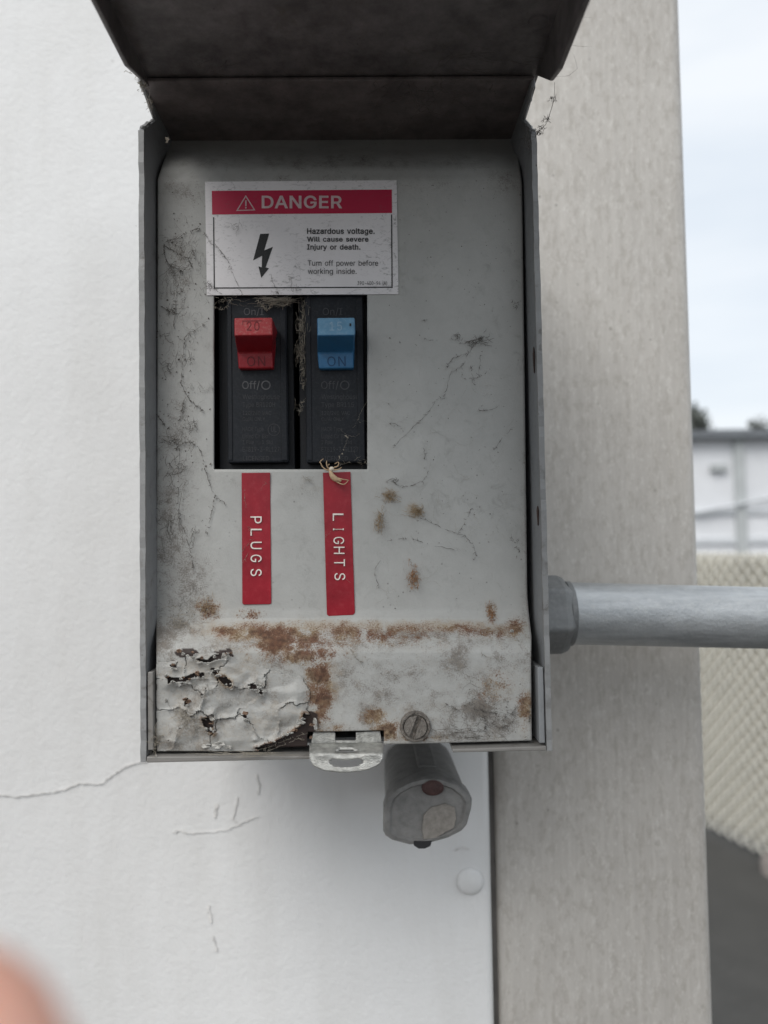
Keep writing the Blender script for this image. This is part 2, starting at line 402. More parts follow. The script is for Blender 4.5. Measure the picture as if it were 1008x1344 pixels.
def skin_mat():
    n = NT('skin')
    c = n.mix(n.ramp(n.noise(0.09, 5), (0.3, 0.0), (0.7, 1.0)), (0.68, 0.35, 0.26), (0.76, 0.42, 0.32))
    n.col(c); n.rough(0.5); n.set(Subsurface_Weight=0.25, Subsurface_Scale=0.003)
    n.b.inputs['Subsurface Radius'].default_value = (1.0, 0.35, 0.2)
    n.bump(n.noise(1.2, 5), 0.3, 0.0003)
    return n.m
M['skin'] = skin_mat()
M['nail'] = plain('nail', (0.66, 0.40, 0.33), 0.3, var=0.05)

# ------------------------------------------------------------------ numpy value noise
def _hash(ix, iy, seed):
    h = (ix * 374761393 + iy * 668265263 + seed * 982451653) & 0xffffffff
    h = ((h ^ (h >> 13)) * 1274126177) & 0xffffffff
    return ((h ^ (h >> 16)) & 0xffff) / 65535.0
def vnoise(x, y, seed=0):
    x = np.asarray(x, float); y = np.asarray(y, float)
    ix = np.floor(x).astype(np.int64); iy = np.floor(y).astype(np.int64)
    fx = x - ix; fy = y - iy; fx = fx*fx*(3-2*fx); fy = fy*fy*(3-2*fy)
    a = _hash(ix, iy, seed); b = _hash(ix+1, iy, seed); c = _hash(ix, iy+1, seed); d = _hash(ix+1, iy+1, seed)
    return (a*(1-fx)+b*fx)*(1-fy) + (c*(1-fx)+d*fx)*fy
def fbm(x, y, seed=0, o=4):
    s = 0; a = 0.5; t = 0
    for k in range(o):
        s = s + a * vnoise(x * 2**k, y * 2**k, seed + k); t += a; a *= 0.5
    return s / t

# ------------------------------------------------------------------ text
GLYPHS = r"""(|273|89,207 92,264 101,324 114,384 132,441 153,494 177,539 236,539 212,485 191,428 174,370 161,313 154,258 151,207 154,161 160,115 172,67 188,16 209,-38 236,-96 177,-96 139,-21 111,55 95,131|0-23-14 14-13-0 1-0-13 13-12-1 2-1-12 19-18-20 8-7-6 20-18-21 18-17-21 22-21-17 17-16-22 16-15-22 23-22-15 14-23-15 2-12-11 3-2-11 11-10-3 4-3-10 10-9-4 5-4-9 9-8-5 8-6-5
)|273|37,-96 64,-37 86,18 102,69 113,116 120,162 122,207 119,258 112,313 99,370 82,428 62,485 37,539 97,539 121,494 142,441 159,384 173,323 181,264 184,207 178,130 161,53 134,-22 97,-96|1-0-23 12-11-13 20-19-5 6-5-19 19-18-6 7-6-18 18-17-7 1-23-22 2-1-22 22-21-2 3-2-21 4-3-21 21-20-4 20-5-4 7-17-8 17-16-8 9-8-16 16-15-9 10-9-15 15-14-10 11-10-14 13-11-14
-|453|337,244 337,188 114,188 114,244|3-2-1 1-0-3
.|188|95,-4 78,-1 63,9 53,24 50,41 53,59 63,73 78,83 95,87 113,83 128,73 138,59 141,41 138,24 128,9 113,-1|4-3-2 1-0-2 4-2-6 5-4-6 12-11-10 13-12-14 12-10-8 9-8-10 15-14-0 14-12-0 12-8-0 2-0-8 6-2-8 7-6-8
/|249|235,533 71,-76 14,-76 178,533|0-3-1 2-1-3
0|453|227,-7 174,1 130,24 95,62 69,113 53,178 48,254 53,330 69,395 95,447 130,484 174,508 227,516 279,508 323,484 358,447 384,395 400,330 405,254 400,178 384,113 359,62 323,24 279,1 227,50 261,56 290,74 313,103 330,144 340,194 344,254 340,314 330,365 313,405 290,435 261,453 227,460 192,453 163,435 140,405 123,365 113,314 109,254 113,194 123,144 140,103 163,74 192,56|5-4-44 44-43-5 6-5-43 43-42-6 42-41-6 7-6-41 41-40-7 8-7-40 0-24-1 47-1-24 1-47-2 46-2-47 10-38-37 37-11-10 2-46-3 46-45-3 4-3-45 44-4-45 8-40-39 9-8-39 39-38-9 38-10-9 35-13-36 12-36-13 25-23-22 22-26-25 34-14-35 13-35-14 20-19-28 29-28-19 19-18-29 30-29-18 31-30-18 18-17-31 32-31-17 17-16-32 26-22-21 27-26-21 21-20-27 20-28-27 32-16-33 16-15-33 34-33-15 14-34-15 24-0-23 23-25-24 11-37-36 36-12-11
1|453|76,0 76,55 391,55 391,0 276,509 276,0 212,0 212,448 209,448 86,358 86,427 198,509 276,55 212,55|11-10-8 8-10-9 3-2-5 13-12-7 1-0-6 11-8-7 7-4-11 12-13-6 4-7-12 5-2-12 6-5-12 1-6-13
2|453|64,0 64,47 234,229 261,257 282,282 299,305 311,327 318,348 320,371 317,397 308,419 293,436 273,449 250,457 224,460 196,457 172,447 153,433 139,413 130,390 127,362 66,362 71,405 86,442 111,473 143,496 182,511 225,516 268,511 306,497 337,474 361,445 376,411 381,372 378,345 371,318 357,290 336,259 306,223 267,180 153,60 153,57 389,57 389,0|1-0-41 20-19-21 22-21-19 19-18-22 23-22-18 18-24-23 26-16-15 27-14-13 39-2-40 14-27-15 26-15-27 1-41-40 40-2-1 24-18-17 25-24-17 17-16-25 16-26-25 12-11-29 28-12-29 34-33-8 33-32-8 4-38-37 5-4-37 37-36-5 6-5-36 36-35-6 7-6-35 35-34-7 34-8-7 8-32-9 32-31-9 10-9-31 31-30-10 11-10-30 29-11-30 41-0-43 43-42-41 2-39-38 3-2-38 38-4-3 12-28-13 27-13-28
3|453|218,-7 173,-3 133,10 98,30 70,57 52,91 44,132 109,132 115,107 126,87 144,71 165,59 191,52 219,50 248,53 275,61 297,74 315,93 325,116 329,145 326,172 316,196 299,217 275,234 242,244 201,248 157,248 157,299 288,448 288,452 70,452 70,509 372,509 372,461 211,278 211,289 264,288 308,276 344,253 371,222 387,186 393,145 387,103 370,66 344,36 309,12 266,-2 221,289|2-10-3 10-9-3 3-9-4 9-8-4 5-4-8 8-7-5 6-5-7 1-12-11 14-13-0 12-1-0 0-13-12 24-34-25 26-25-34 27-26-34 34-35-27 1-11-2 10-2-11 15-46-45 45-16-15 22-37-23 36-23-37 18-43-42 19-18-42 42-41-19 41-40-19 20-19-40 40-39-20 16-45-44 17-16-44 44-43-17 43-18-17 20-39-21 39-38-21 22-21-38 37-22-38 33-28-35 29-28-33 33-32-29 14-0-46 46-15-14 23-36-24 34-24-36 27-35-28 31-30-29 29-32-31 34-36-47 35-34-47 33-35-47
4|453|40,105 40,158 247,509 311,509 109,166 109,163 413,163 413,105 282,0 282,121 282,146 282,318 343,318 343,0 282,105 282,163 343,163 343,105|1-0-5 1-5-4 4-2-1 5-0-9 5-9-10 16-15-10 2-4-3 15-16-11 8-13-14 9-0-14 5-10-15 12-11-16 7-6-16 17-7-16 14-17-9 17-16-10 10-9-17 17-14-13
5|453|221,-7 178,-2 140,11 108,32 83,60 66,93 60,130 122,130 127,108 138,89 154,73 173,60 196,52 221,50 250,53 276,64 298,82 314,104 324,131 328,162 324,193 314,221 297,244 275,262 248,273 218,277 192,275 167,268 145,258 128,246 67,253 96,509 366,509 366,452 151,452 134,301 136,301 155,315 178,325 203,331 229,334 263,330 294,321 321,306 345,285 364,260 379,231 388,199 391,163 385,117 369,76 343,41 309,15 268,-1|4-3-9 9-8-4 5-4-8 8-7-5 6-5-7 29-35-30 31-30-35 12-1-0 0-13-12 25-39-26 1-12-11 37-27-26 38-37-26 26-39-38 1-11-2 11-10-2 3-2-10 9-3-10 35-29-28 36-35-28 28-27-36 27-37-36 31-35-34 40-24-41 52-16-15 52-15-53 14-53-15 24-23-42 41-24-42 50-49-18 19-18-49 49-48-19 48-47-19 20-19-47 47-46-20 16-52-51 17-16-51 51-50-17 50-18-17 20-46-21 46-45-21 22-21-45 45-44-22 44-43-22 23-22-43 42-23-43 53-14-0 13-0-14 24-40-25 39-25-40 33-32-34 31-34-32
7|453|97,0 323,448 323,452 62,452 62,509 391,509 391,449 165,0|0-7-1 2-1-6 6-5-2 6-1-7 4-3-2 2-5-4
8|453|226,-7 178,-2 136,11 101,33 74,62 57,96 52,135 55,166 65,195 81,220 101,241 125,256 153,265 153,267 119,282 93,308 76,342 70,380 75,417 90,450 114,477 146,498 184,511 226,516 269,511 306,498 337,477 361,450 377,417 382,380 376,342 359,308 333,282 300,267 300,265 327,256 351,241 372,220 387,195 397,166 401,135 395,96 378,62 352,33 317,11 275,-2 226,49 258,52 285,60 307,74 323,91 333,113 337,139 333,165 322,189 305,208 283,223 256,232 226,235 196,232 169,223 147,208 130,189 119,165 115,139 119,113 129,91 145,74 167,60 195,52 226,290 252,292 274,300 293,313 307,330 316,351 319,376 316,399 308,420 294,437 275,449 252,457 226,460 200,457 177,449 159,437 145,420 136,399 133,376 136,351 145,330 159,313 178,300 201,292|3-66-4 66-65-4 5-4-65 6-5-65 65-64-6 7-6-64 64-63-7 8-7-63 63-62-8 9-8-62 62-10-9 17-16-88 93-59-58 69-1-0 0-46-69 22-84-83 1-69-68 60-59-12 59-93-12 13-12-93 93-92-13 91-13-92 21-85-84 84-22-21 1-68-2 68-67-2 3-2-67 66-3-67 10-62-61 11-10-61 61-60-11 60-12-11 13-91-14 91-90-14 15-14-90 90-89-15 16-15-89 88-16-89 17-88-87 18-17-87 19-18-87 87-86-19 20-19-86 86-85-20 85-21-20 81-23-82 80-24-81 23-81-24 47-45-48 56-34-57 71-57-34 34-33-71 72-71-33 33-73-72 79-25-80 24-80-25 43-42-50 51-50-42 42-41-51 41-40-51 52-51-40 40-39-52 53-52-39 39-38-53 54-53-38 38-37-54 36-54-37 30-29-76 77-76-29 29-28-77 28-27-77 48-45-44 49-48-44 44-43-49 43-50-49 54-36-55 36-35-55 56-55-35 34-56-35 73-33-32 74-73-32 32-31-74 75-74-31 31-30-75 30-76-75 77-27-78 27-26-78 79-78-26 25-79-26 45-47-0 46-0-47 57-71-58 71-70-58 93-58-70 82-23-83 22-83-23
9|453|226,516 271,510 310,494 343,468 368,434 384,393 389,347 385,309 373,270 350,224 315,168 200,0 130,0 301,248 307,248 299,234 287,221 273,210 257,202 238,196 218,195 175,199 137,214 106,237 83,269 68,307 64,352 69,397 85,436 110,469 143,494 182,510 226,460 199,457 174,446 154,429 138,407 129,381 125,352 129,322 138,295 154,274 174,257 199,247 226,243 254,247 279,257 299,273 314,295 324,321 327,350 324,381 314,407 299,429 279,446 254,457 278,214|24-23-40 40-39-24 25-24-39 26-25-39 39-38-26 38-37-26 27-26-37 37-36-27 28-27-36 29-28-36 30-35-34 34-31-30 20-44-43 32-0-33 20-43-21 42-21-43 31-34-33 33-0-31 10-16-11 21-42-22 42-41-22 23-22-41 40-23-41 29-36-35 35-30-29 18-17-45 13-14-47 14-13-15 13-47-46 1-55-54 49-48-8 8-7-49 7-6-49 50-49-6 6-5-50 51-50-5 5-4-51 52-51-4 4-3-52 15-16-10 10-9-15 14-15-9 9-8-14 8-48-14 47-14-48 52-3-53 3-2-53 54-53-2 1-54-2 44-20-19 19-18-44 18-45-44 0-32-55 55-1-0 45-17-46 56-13-17 13-46-17 16-15-13 13-56-16 12-11-16 12-16-56
A|480|16,0 201,509 276,509 463,0 395,0 287,302 276,334 264,372 250,420 232,478 245,478 228,419 213,371 201,333 191,302 85,0 110,142 110,199 370,199 370,142 239,456 154,199 324,199 344,142 135,142|0-15-16 16-17-0 1-13-12 12-11-1 11-9-1 17-14-13 13-1-17 0-17-1 2-7-6 7-2-8 10-8-2 4-3-19 3-18-19 5-18-6 2-6-18 18-3-2 24-21-16 9-11-20 9-20-10 1-9-10 10-2-1 22-23-19 8-10-20 21-24-22 14-17-21 17-16-21 18-5-22 19-18-22 4-19-23 23-22-24 16-15-24
B|456|60,0 60,509 241,509 289,504 329,491 359,469 381,442 394,410 398,374 395,344 387,320 373,301 356,286 336,275 315,267 315,262 339,257 363,245 385,227 402,203 414,173 418,136 413,100 400,67 377,39 344,18 301,4 247,0 125,57 245,57 296,63 330,80 349,105 355,137 352,161 342,184 327,203 306,218 279,228 248,231 125,231 125,285 238,285 265,288 288,296 308,309 323,326 333,348 336,372 330,403 313,429 283,446 240,452 125,452|0-28-40 1-0-40 40-41-1 41-53-1 39-43-42 28-0-27 27-29-28 39-42-40 41-40-42 52-2-53 1-53-2 38-37-15 14-45-44 50-4-51 3-51-4 29-27-26 26-30-29 43-39-38 38-15-43 15-14-43 14-44-43 51-3-52 2-52-3 31-25-24 24-23-31 32-31-23 23-22-32 33-32-22 22-21-33 21-20-33 34-33-20 20-19-34 35-34-19 19-18-35 11-10-47 10-9-47 48-47-9 9-8-48 8-7-48 49-48-7 7-6-49 30-26-25 25-31-30 35-18-36 18-17-36 17-16-36 37-36-16 15-37-16 45-14-13 46-45-13 13-12-46 12-11-46 11-47-46 49-6-50 6-5-50 4-50-5
C|510|267,-7 205,1 150,25 104,63 70,115 48,179 40,254 48,329 70,393 104,445 150,484 205,508 267,516 305,513 340,504 373,490 402,471 427,447 448,418 463,385 473,348 408,348 401,373 389,395 375,413 357,428 337,440 315,449 292,454 267,456 223,450 184,432 150,403 125,364 109,314 103,254 109,194 125,145 151,105 184,76 223,59 267,53 292,55 315,60 337,69 357,81 375,96 389,114 401,136 408,160 473,160 463,124 448,91 428,62 402,38 373,19 341,5 305,-4|5-4-37 37-36-5 6-5-36 35-6-36 6-35-34 7-6-34 34-33-7 8-7-33 30-11-31 40-0-41 28-13-12 41-0-42 28-12-29 0-40-1 39-1-40 29-12-30 11-30-12 1-39-2 39-38-2 3-2-38 4-3-38 37-4-38 8-33-32 9-8-32 32-31-9 10-9-31 31-11-10 43-57-56 56-44-43 26-14-27 44-56-55 55-45-44 25-15-26 14-26-15 52-51-48 49-48-51 51-50-49 20-19-21 22-21-19 19-18-22 23-22-18 18-17-23 45-55-54 46-45-54 54-53-46 47-46-53 53-52-47 52-48-47 23-17-24 17-16-24 25-24-16 15-25-16 42-0-57 57-43-42 13-28-27 27-14-13
D|502|219,0 96,0 96,57 215,57 272,63 318,81 354,110 379,149 394,198 399,255 394,312 379,361 354,399 320,428 275,446 221,452 93,452 93,509 225,509 294,501 353,478 399,441 433,391 455,329 462,255 455,181 433,119 398,68 351,31 291,8 125,509 125,0 60,0 60,509 125,452 125,57|33-32-16 16-17-33 2-1-31 1-2-32 16-32-2 17-16-30 29-5-4 29-4-0 3-0-4 18-15-14 14-19-18 0-3-31 2-31-35 16-2-34 30-16-34 15-18-30 20-13-12 10-9-24 24-23-10 6-28-27 27-26-6 7-6-26 26-25-7 8-7-25 25-24-8 24-9-8 10-23-11 23-22-11 12-11-22 22-21-12 20-12-21 5-29-28 28-6-5 19-14-13 13-20-19 15-30-34 2-35-34 31-3-35
E|419|60,0 60,509 372,509 372,452 125,452 125,286 355,286 355,229 125,229 125,57 375,57 375,0|0-9-8 1-0-8 8-5-1 5-4-1 9-0-11 11-10-9 5-8-7 7-6-5 3-2-4 1-4-2
G|520|269,-7 205,1 149,25 104,64 69,116 47,179 40,254 47,329 69,393 103,445 149,484 203,508 265,516 304,513 340,504 374,489 403,469 429,445 449,416 465,384 474,349 408,349 399,372 387,393 373,411 356,427 337,439 315,448 291,454 265,456 222,450 183,432 150,404 125,364 109,314 103,254 109,194 125,145 151,105 184,76 224,59 269,53 309,57 345,71 374,93 396,123 410,160 415,202 434,199 283,199 283,256 478,256 478,200 471,141 451,91 419,50 377,19 326,0 414,199|5-4-37 37-36-5 6-5-36 35-6-36 6-35-34 7-6-34 34-33-7 8-7-33 30-11-31 40-0-41 12-29-28 0-40-1 39-1-40 29-12-30 11-30-12 1-39-2 39-38-2 3-2-38 4-3-38 37-4-38 8-33-32 9-8-32 10-9-32 32-31-10 31-11-10 57-43-42 26-14-27 13-27-14 43-57-56 56-44-43 25-15-26 14-26-15 53-52-48 52-51-48 53-48-46 47-58-48 48-51-47 20-19-21 22-21-19 19-18-22 44-56-55 55-54-44 45-44-54 54-53-45 53-46-45 22-18-23 18-17-23 24-23-17 17-16-24 25-24-16 15-25-16 57-42-0 41-0-42 58-47-49 50-49-47 47-51-50 27-13-28 12-28-13 46-48-58
H|517|60,0 60,509 125,509 125,289 392,289 392,509 457,509 457,0 392,0 392,232 125,232 125,0|0-11-10 1-0-10 10-3-1 3-2-1 9-8-7 7-6-9 4-9-6 6-5-4 3-10-9 9-4-3
I|300|31,0 31,57 118,57 118,452 31,452 31,509 269,509 269,452 183,452 183,57 269,57 269,0|1-0-2 3-5-4 9-11-10 7-6-8 2-0-11 11-9-2 3-2-9 9-8-3 8-6-3 5-3-6
L|393|60,0 60,509 125,509 125,57 361,57 361,0|1-0-3 3-0-5 5-4-3 1-3-2
N|523|60,0 60,509 136,509 343,183 352,169 363,151 375,130 388,107 401,82 414,55 405,54 402,81 401,108 400,134 399,157 399,178 399,195 399,509 463,509 463,0 387,0 202,290 190,310 177,331 164,354 148,381 130,413 108,452 119,454 121,417 122,384 123,354 124,328 125,307 125,291 125,0 403,78 120,430|33-32-1 32-31-1 31-30-1 27-1-30 30-29-27 2-26-25 35-34-0 1-0-34 33-1-34 28-27-37 26-2-28 27-28-2 1-27-2 20-7-6 10-9-36 11-9-12 9-19-12 13-12-19 14-13-19 19-9-20 9-10-20 7-20-10 10-8-7 14-19-15 16-15-19 19-18-16 17-16-18 6-5-20 25-24-2 22-21-3 3-2-22 23-22-2 24-23-2 9-11-36 8-10-36 3-21-20 4-3-20 5-4-20 27-29-37 26-28-37
O|533|267,-7 205,1 150,25 105,63 70,115 48,179 40,254 48,329 70,393 105,445 150,484 205,508 267,516 329,508 384,484 429,445 464,393 486,329 493,254 486,179 464,115 429,63 384,25 329,1 267,53 310,59 349,76 383,105 408,144 425,194 430,254 425,314 408,365 383,404 349,433 310,450 267,456 223,450 184,433 151,404 125,364 109,314 103,254 109,194 125,144 151,105 184,76 223,59|5-4-44 44-43-5 6-5-43 42-6-43 6-42-41 7-6-41 41-40-7 8-7-40 45-2-46 39-38-10 47-1-0 0-24-47 46-2-1 1-47-46 37-11-38 10-38-11 2-45-3 4-3-45 44-4-45 8-40-39 9-8-39 39-10-9 12-36-35 35-13-12 27-26-22 33-14-34 22-26-23 25-23-26 13-35-34 34-14-13 20-19-28 29-28-19 19-18-29 18-30-29 30-18-31 18-17-31 32-31-17 17-16-32 27-22-21 21-20-27 20-28-27 32-16-33 16-15-33 14-33-15 23-25-0 24-0-25 36-12-37 11-37-12
P|445|60,0 60,509 235,509 289,503 332,487 366,462 390,430 404,391 409,348 404,304 390,265 366,233 332,207 289,191 235,186 109,186 109,242 233,242 269,246 297,256 318,272 333,294 342,319 344,348 342,376 333,402 318,423 297,439 268,449 232,452 125,452 125,0 125,242 125,186|15-16-0 1-0-16 15-0-31 16-15-33 16-32-30 1-16-30 18-14-13 13-19-18 27-3-28 2-28-3 15-31-33 14-18-17 28-2-29 30-29-2 1-30-2 20-12-11 21-20-11 11-10-21 10-9-21 22-21-9 9-8-22 8-23-22 23-8-24 8-7-24 25-24-7 7-6-25 6-5-25 26-25-5 4-26-5 19-13-12 12-20-19 26-4-27 3-27-4 14-17-33 17-32-33 32-16-33
R|449|60,0 60,509 236,509 290,504 333,489 367,465 390,433 405,395 409,352 405,309 390,271 367,240 333,217 289,203 236,198 96,198 96,255 234,255 269,258 298,267 319,281 334,300 342,324 345,352 342,380 334,405 319,425 298,440 269,449 233,452 125,452 125,0 353,0 230,229 303,229 428,0 125,255 125,198 246,199 313,210|15-16-0 1-0-16 15-0-31 16-15-37 16-36-30 1-16-30 34-19-18 27-3-28 2-28-3 15-31-37 38-13-33 13-34-33 17-33-18 28-2-29 30-29-2 1-30-2 20-12-11 21-20-11 11-10-21 10-9-21 22-21-9 9-8-22 23-22-8 24-23-8 8-7-24 7-6-24 25-24-6 6-5-25 26-25-5 4-26-5 13-38-32 13-32-39 34-13-39 12-20-34 19-34-20 26-4-27 3-27-4 14-33-37 33-17-36 36-37-33 36-16-37 33-14-38 34-18-33 12-34-39 32-35-39
S|447|224,-9 172,-4 128,9 91,31 64,60 46,96 38,137 104,137 110,110 123,88 142,71 166,59 194,52 224,49 257,52 286,60 311,74 329,92 341,114 346,139 342,161 332,179 316,193 296,205 272,214 245,222 184,239 128,260 86,289 60,326 52,372 58,413 75,448 102,476 138,498 180,511 227,516 275,511 316,498 351,476 377,449 394,415 401,378 337,378 326,412 302,437 267,453 225,459 194,456 167,448 145,435 129,418 118,398 115,376 119,352 131,334 148,319 169,308 191,300 212,293 264,279 287,272 312,264 336,252 359,238 379,220 395,198 405,171 408,139 403,99 386,64 360,34 323,11 278,-4|4-3-9 9-8-4 5-4-8 8-7-5 6-5-7 30-29-54 54-53-30 31-30-53 53-52-31 32-31-52 50-49-34 12-1-0 0-13-12 58-26-59 1-12-11 26-58-57 48-35-49 34-49-35 1-11-2 11-10-2 3-2-10 9-3-10 26-57-27 57-56-27 28-27-56 56-55-28 29-28-55 54-29-55 32-52-51 33-32-51 51-50-33 50-34-33 73-15-14 60-25-24 15-73-72 72-16-15 23-62-24 62-61-24 60-24-61 45-38-46 37-46-38 71-70-17 18-17-70 70-69-18 19-18-69 69-68-19 68-67-19 20-19-67 67-66-20 21-20-66 66-65-21 64-21-65 42-41-43 16-72-71 71-17-16 21-64-22 64-63-22 23-22-63 62-23-63 43-41-44 41-40-44 40-39-44 45-44-39 38-45-39 73-14-0 13-0-14 59-26-25 25-60-59 46-37-47 37-36-47 48-47-36 35-48-36
T|449|32,452 32,509 417,509 417,452 257,452 257,0 193,0 193,452|1-0-7 3-2-4 7-6-5 5-4-7 4-2-7 1-7-2
U|517|259,-8 203,-2 154,15 114,43 85,80 66,124 60,173 60,509 124,509 124,178 128,144 141,113 160,87 187,68 220,56 259,52 298,56 331,68 357,87 377,113 389,144 393,178 393,509 457,509 457,173 451,124 433,80 403,43 363,15 315,-2|7-6-9 9-8-7 0-14-1 13-1-14 1-13-2 12-2-13 2-12-3 12-11-3 4-3-11 5-4-11 11-10-5 6-5-10 9-6-10 18-17-28 28-17-29 16-29-17 25-24-20 21-20-24 24-23-21 22-21-23 18-28-27 19-18-27 27-26-19 26-25-19 25-20-19 29-16-0 16-15-0 14-0-15
V|480|204,0 16,509 84,509 192,206 203,176 215,137 230,89 248,31 235,31 252,90 267,138 279,176 290,206 395,509 463,509 278,0 241,53|2-1-3 8-6-0 5-0-6 3-1-0 4-3-0 0-5-4 9-7-15 15-10-9 14-13-12 14-12-15 12-11-15 10-15-11 8-0-15 15-7-8 8-7-16 7-9-16 6-8-16
W|686|155,0 16,509 82,509 163,196 170,171 175,145 181,120 187,94 192,67 197,40 189,40 194,67 200,94 205,120 211,145 218,171 224,196 306,509 380,509 462,196 468,171 474,145 480,120 486,94 492,67 497,40 488,40 493,67 499,94 504,120 510,145 517,171 523,196 603,509 670,509 530,0 455,0 368,323 359,356 351,391 344,431 336,475 350,475 342,433 335,395 327,359 318,323 230,0 193,61 493,63 343,436|5-4-0 4-3-0 1-0-3 2-1-3 9-11-48 9-48-10 10-8-0 8-7-0 7-6-0 5-0-6 13-12-47 44-43-17 43-41-17 10-0-47 9-10-47 11-9-47 47-12-11 45-44-17 40-39-18 42-40-18 23-22-36 26-25-49 31-30-35 32-31-35 35-34-32 34-33-32 27-25-35 28-27-35 29-28-35 35-30-29 35-25-36 25-26-36 26-24-36 23-36-24 39-38-18 22-21-36 42-41-50 17-41-42 42-18-17 8-10-48 16-46-17 46-45-17 37-19-18 38-37-18 25-27-49 24-26-49 16-15-46 20-19-37 37-36-20 21-20-36 41-43-50 40-42-50 14-13-47 47-46-15 15-14-47
Y|472|203,0 203,208 16,509 91,509 192,344 208,318 222,292 236,264 250,230 224,230 237,265 251,293 265,318 280,344 381,509 455,509 268,208 268,0 237,262|3-2-4 6-9-7 9-6-1 5-1-6 4-2-1 1-5-4 10-8-11 14-13-15 15-13-16 11-8-16 12-11-16 16-13-12 1-0-17 17-16-1 9-1-16 16-8-9 9-8-18 8-10-18 7-9-18
b|424|229,-8 198,-5 172,4 153,17 138,31 127,46 118,59 112,59 112,0 53,0 53,509 114,509 114,319 118,319 127,331 137,346 152,360 171,373 197,381 229,384 274,378 313,361 345,332 370,293 385,245 390,189 385,133 370,84 346,45 313,16 274,-2 220,47 253,51 279,66 301,88 316,117 325,151 328,189 325,227 316,261 301,290 280,311 253,325 220,330 188,325 161,312 140,291 125,263 116,229 113,189 116,150 125,115 140,86 162,65 188,51|9-8-7 51-50-7 9-7-50 49-9-50 9-49-48 10-9-48 12-10-48 48-47-12 2-54-3 53-3-54 3-53-4 5-4-53 15-14-45 16-15-45 45-44-16 44-17-16 5-53-6 53-52-6 7-6-52 51-7-52 12-47-46 13-12-46 46-45-13 45-14-13 10-12-11 31-1-0 0-32-31 43-19-18 20-42-41 32-0-30 30-33-32 19-43-42 42-20-19 27-26-35 36-35-26 26-25-36 37-36-25 38-37-25 25-24-38 39-38-24 24-23-39 33-30-29 29-28-33 34-33-28 28-27-34 27-35-34 39-23-40 23-22-40 41-40-22 22-21-41 20-41-21 54-2-1 1-31-54 43-18-44 17-44-18
d|424|195,-8 151,-2 111,16 79,45 55,84 39,133 34,189 39,245 55,293 79,332 112,361 151,378 196,384 228,381 253,373 272,360 287,346 298,331 306,319 311,319 311,509 372,509 372,0 313,0 313,59 307,59 298,46 287,31 272,17 252,4 227,-5 205,47 236,51 263,65 284,86 299,115 309,150 312,189 309,229 300,263 284,291 263,312 237,325 205,330 172,325 145,311 124,290 108,261 99,227 96,189 99,151 109,117 124,88 145,66 172,51|5-4-51 51-50-5 6-5-50 50-49-6 49-48-6 7-6-48 48-47-7 8-7-47 45-11-10 30-31-0 54-0-31 43-12-44 0-54-1 53-1-54 11-45-44 44-12-11 1-53-2 3-2-53 53-52-3 4-3-52 51-4-52 8-47-46 9-8-46 46-45-9 45-10-9 13-42-14 32-29-28 33-32-28 28-27-33 27-26-33 16-15-41 42-41-15 14-42-15 24-23-22 36-35-24 24-22-36 22-37-36 37-22-38 22-21-38 21-19-38 39-38-19 19-21-20 33-26-25 34-33-25 25-24-34 24-35-34 39-19-40 19-18-40 41-40-18 18-17-41 16-41-17 29-32-30 31-30-32 42-13-43 12-43-13
e|404|212,-8 161,-2 117,16 82,46 56,85 40,132 34,187 39,242 55,290 81,329 115,359 157,378 205,384 236,382 266,374 294,361 319,341 341,315 357,282 368,242 371,194 371,169 75,169 75,221 338,221 310,202 307,237 298,269 283,294 263,314 237,326 205,330 173,326 146,313 125,294 109,270 99,241 96,211 96,178 100,139 110,106 128,80 151,61 179,50 212,46 234,48 254,53 271,61 285,73 297,88 306,105 365,91 353,63 335,39 311,19 283,4 249,-5 308,221 97,221 97,169|6-5-22 22-23-6 7-6-23 5-4-39 22-5-39 38-37-22 23-22-37 25-24-57 7-23-36 8-7-36 36-35-8 35-9-8 42-41-2 34-33-10 0-43-1 31-12-32 11-32-12 42-2-1 1-43-42 32-11-33 10-33-11 2-41-3 41-40-3 4-3-40 39-4-40 9-35-34 34-10-9 56-46-45 46-56-55 55-47-46 15-14-29 30-29-14 13-30-14 20-19-24 18-24-19 52-51-50 21-25-38 21-20-25 20-24-25 24-18-26 27-26-18 18-17-27 47-55-54 48-47-54 54-53-48 49-48-53 53-52-49 52-50-49 27-17-28 17-16-28 29-28-16 15-29-16 56-45-0 45-44-0 43-0-44 37-38-25 30-13-31 12-31-13 22-39-59 38-22-59 36-23-58 24-26-57 23-37-58 37-25-57 37-57-58 21-38-59
f|254|228,379 228,327 6,327 6,379 81,0 81,432 84,461 96,486 113,505 135,519 161,527 187,530 207,529 222,527 234,524 243,521 227,468 222,470 215,472 206,473 195,474 171,470 154,460 145,443 142,419 142,0 81,327 81,379 142,379 142,327|9-8-22 29-26-25 24-23-5 6-5-23 7-6-23 23-22-7 22-8-7 11-21-20 19-12-20 11-20-12 17-16-15 15-14-17 17-14-18 14-13-18 19-18-13 12-19-13 9-22-21 10-9-21 21-11-10 27-28-24 4-25-26 3-2-27 2-26-27 26-29-27 24-5-27 1-0-28 29-1-28 28-27-29
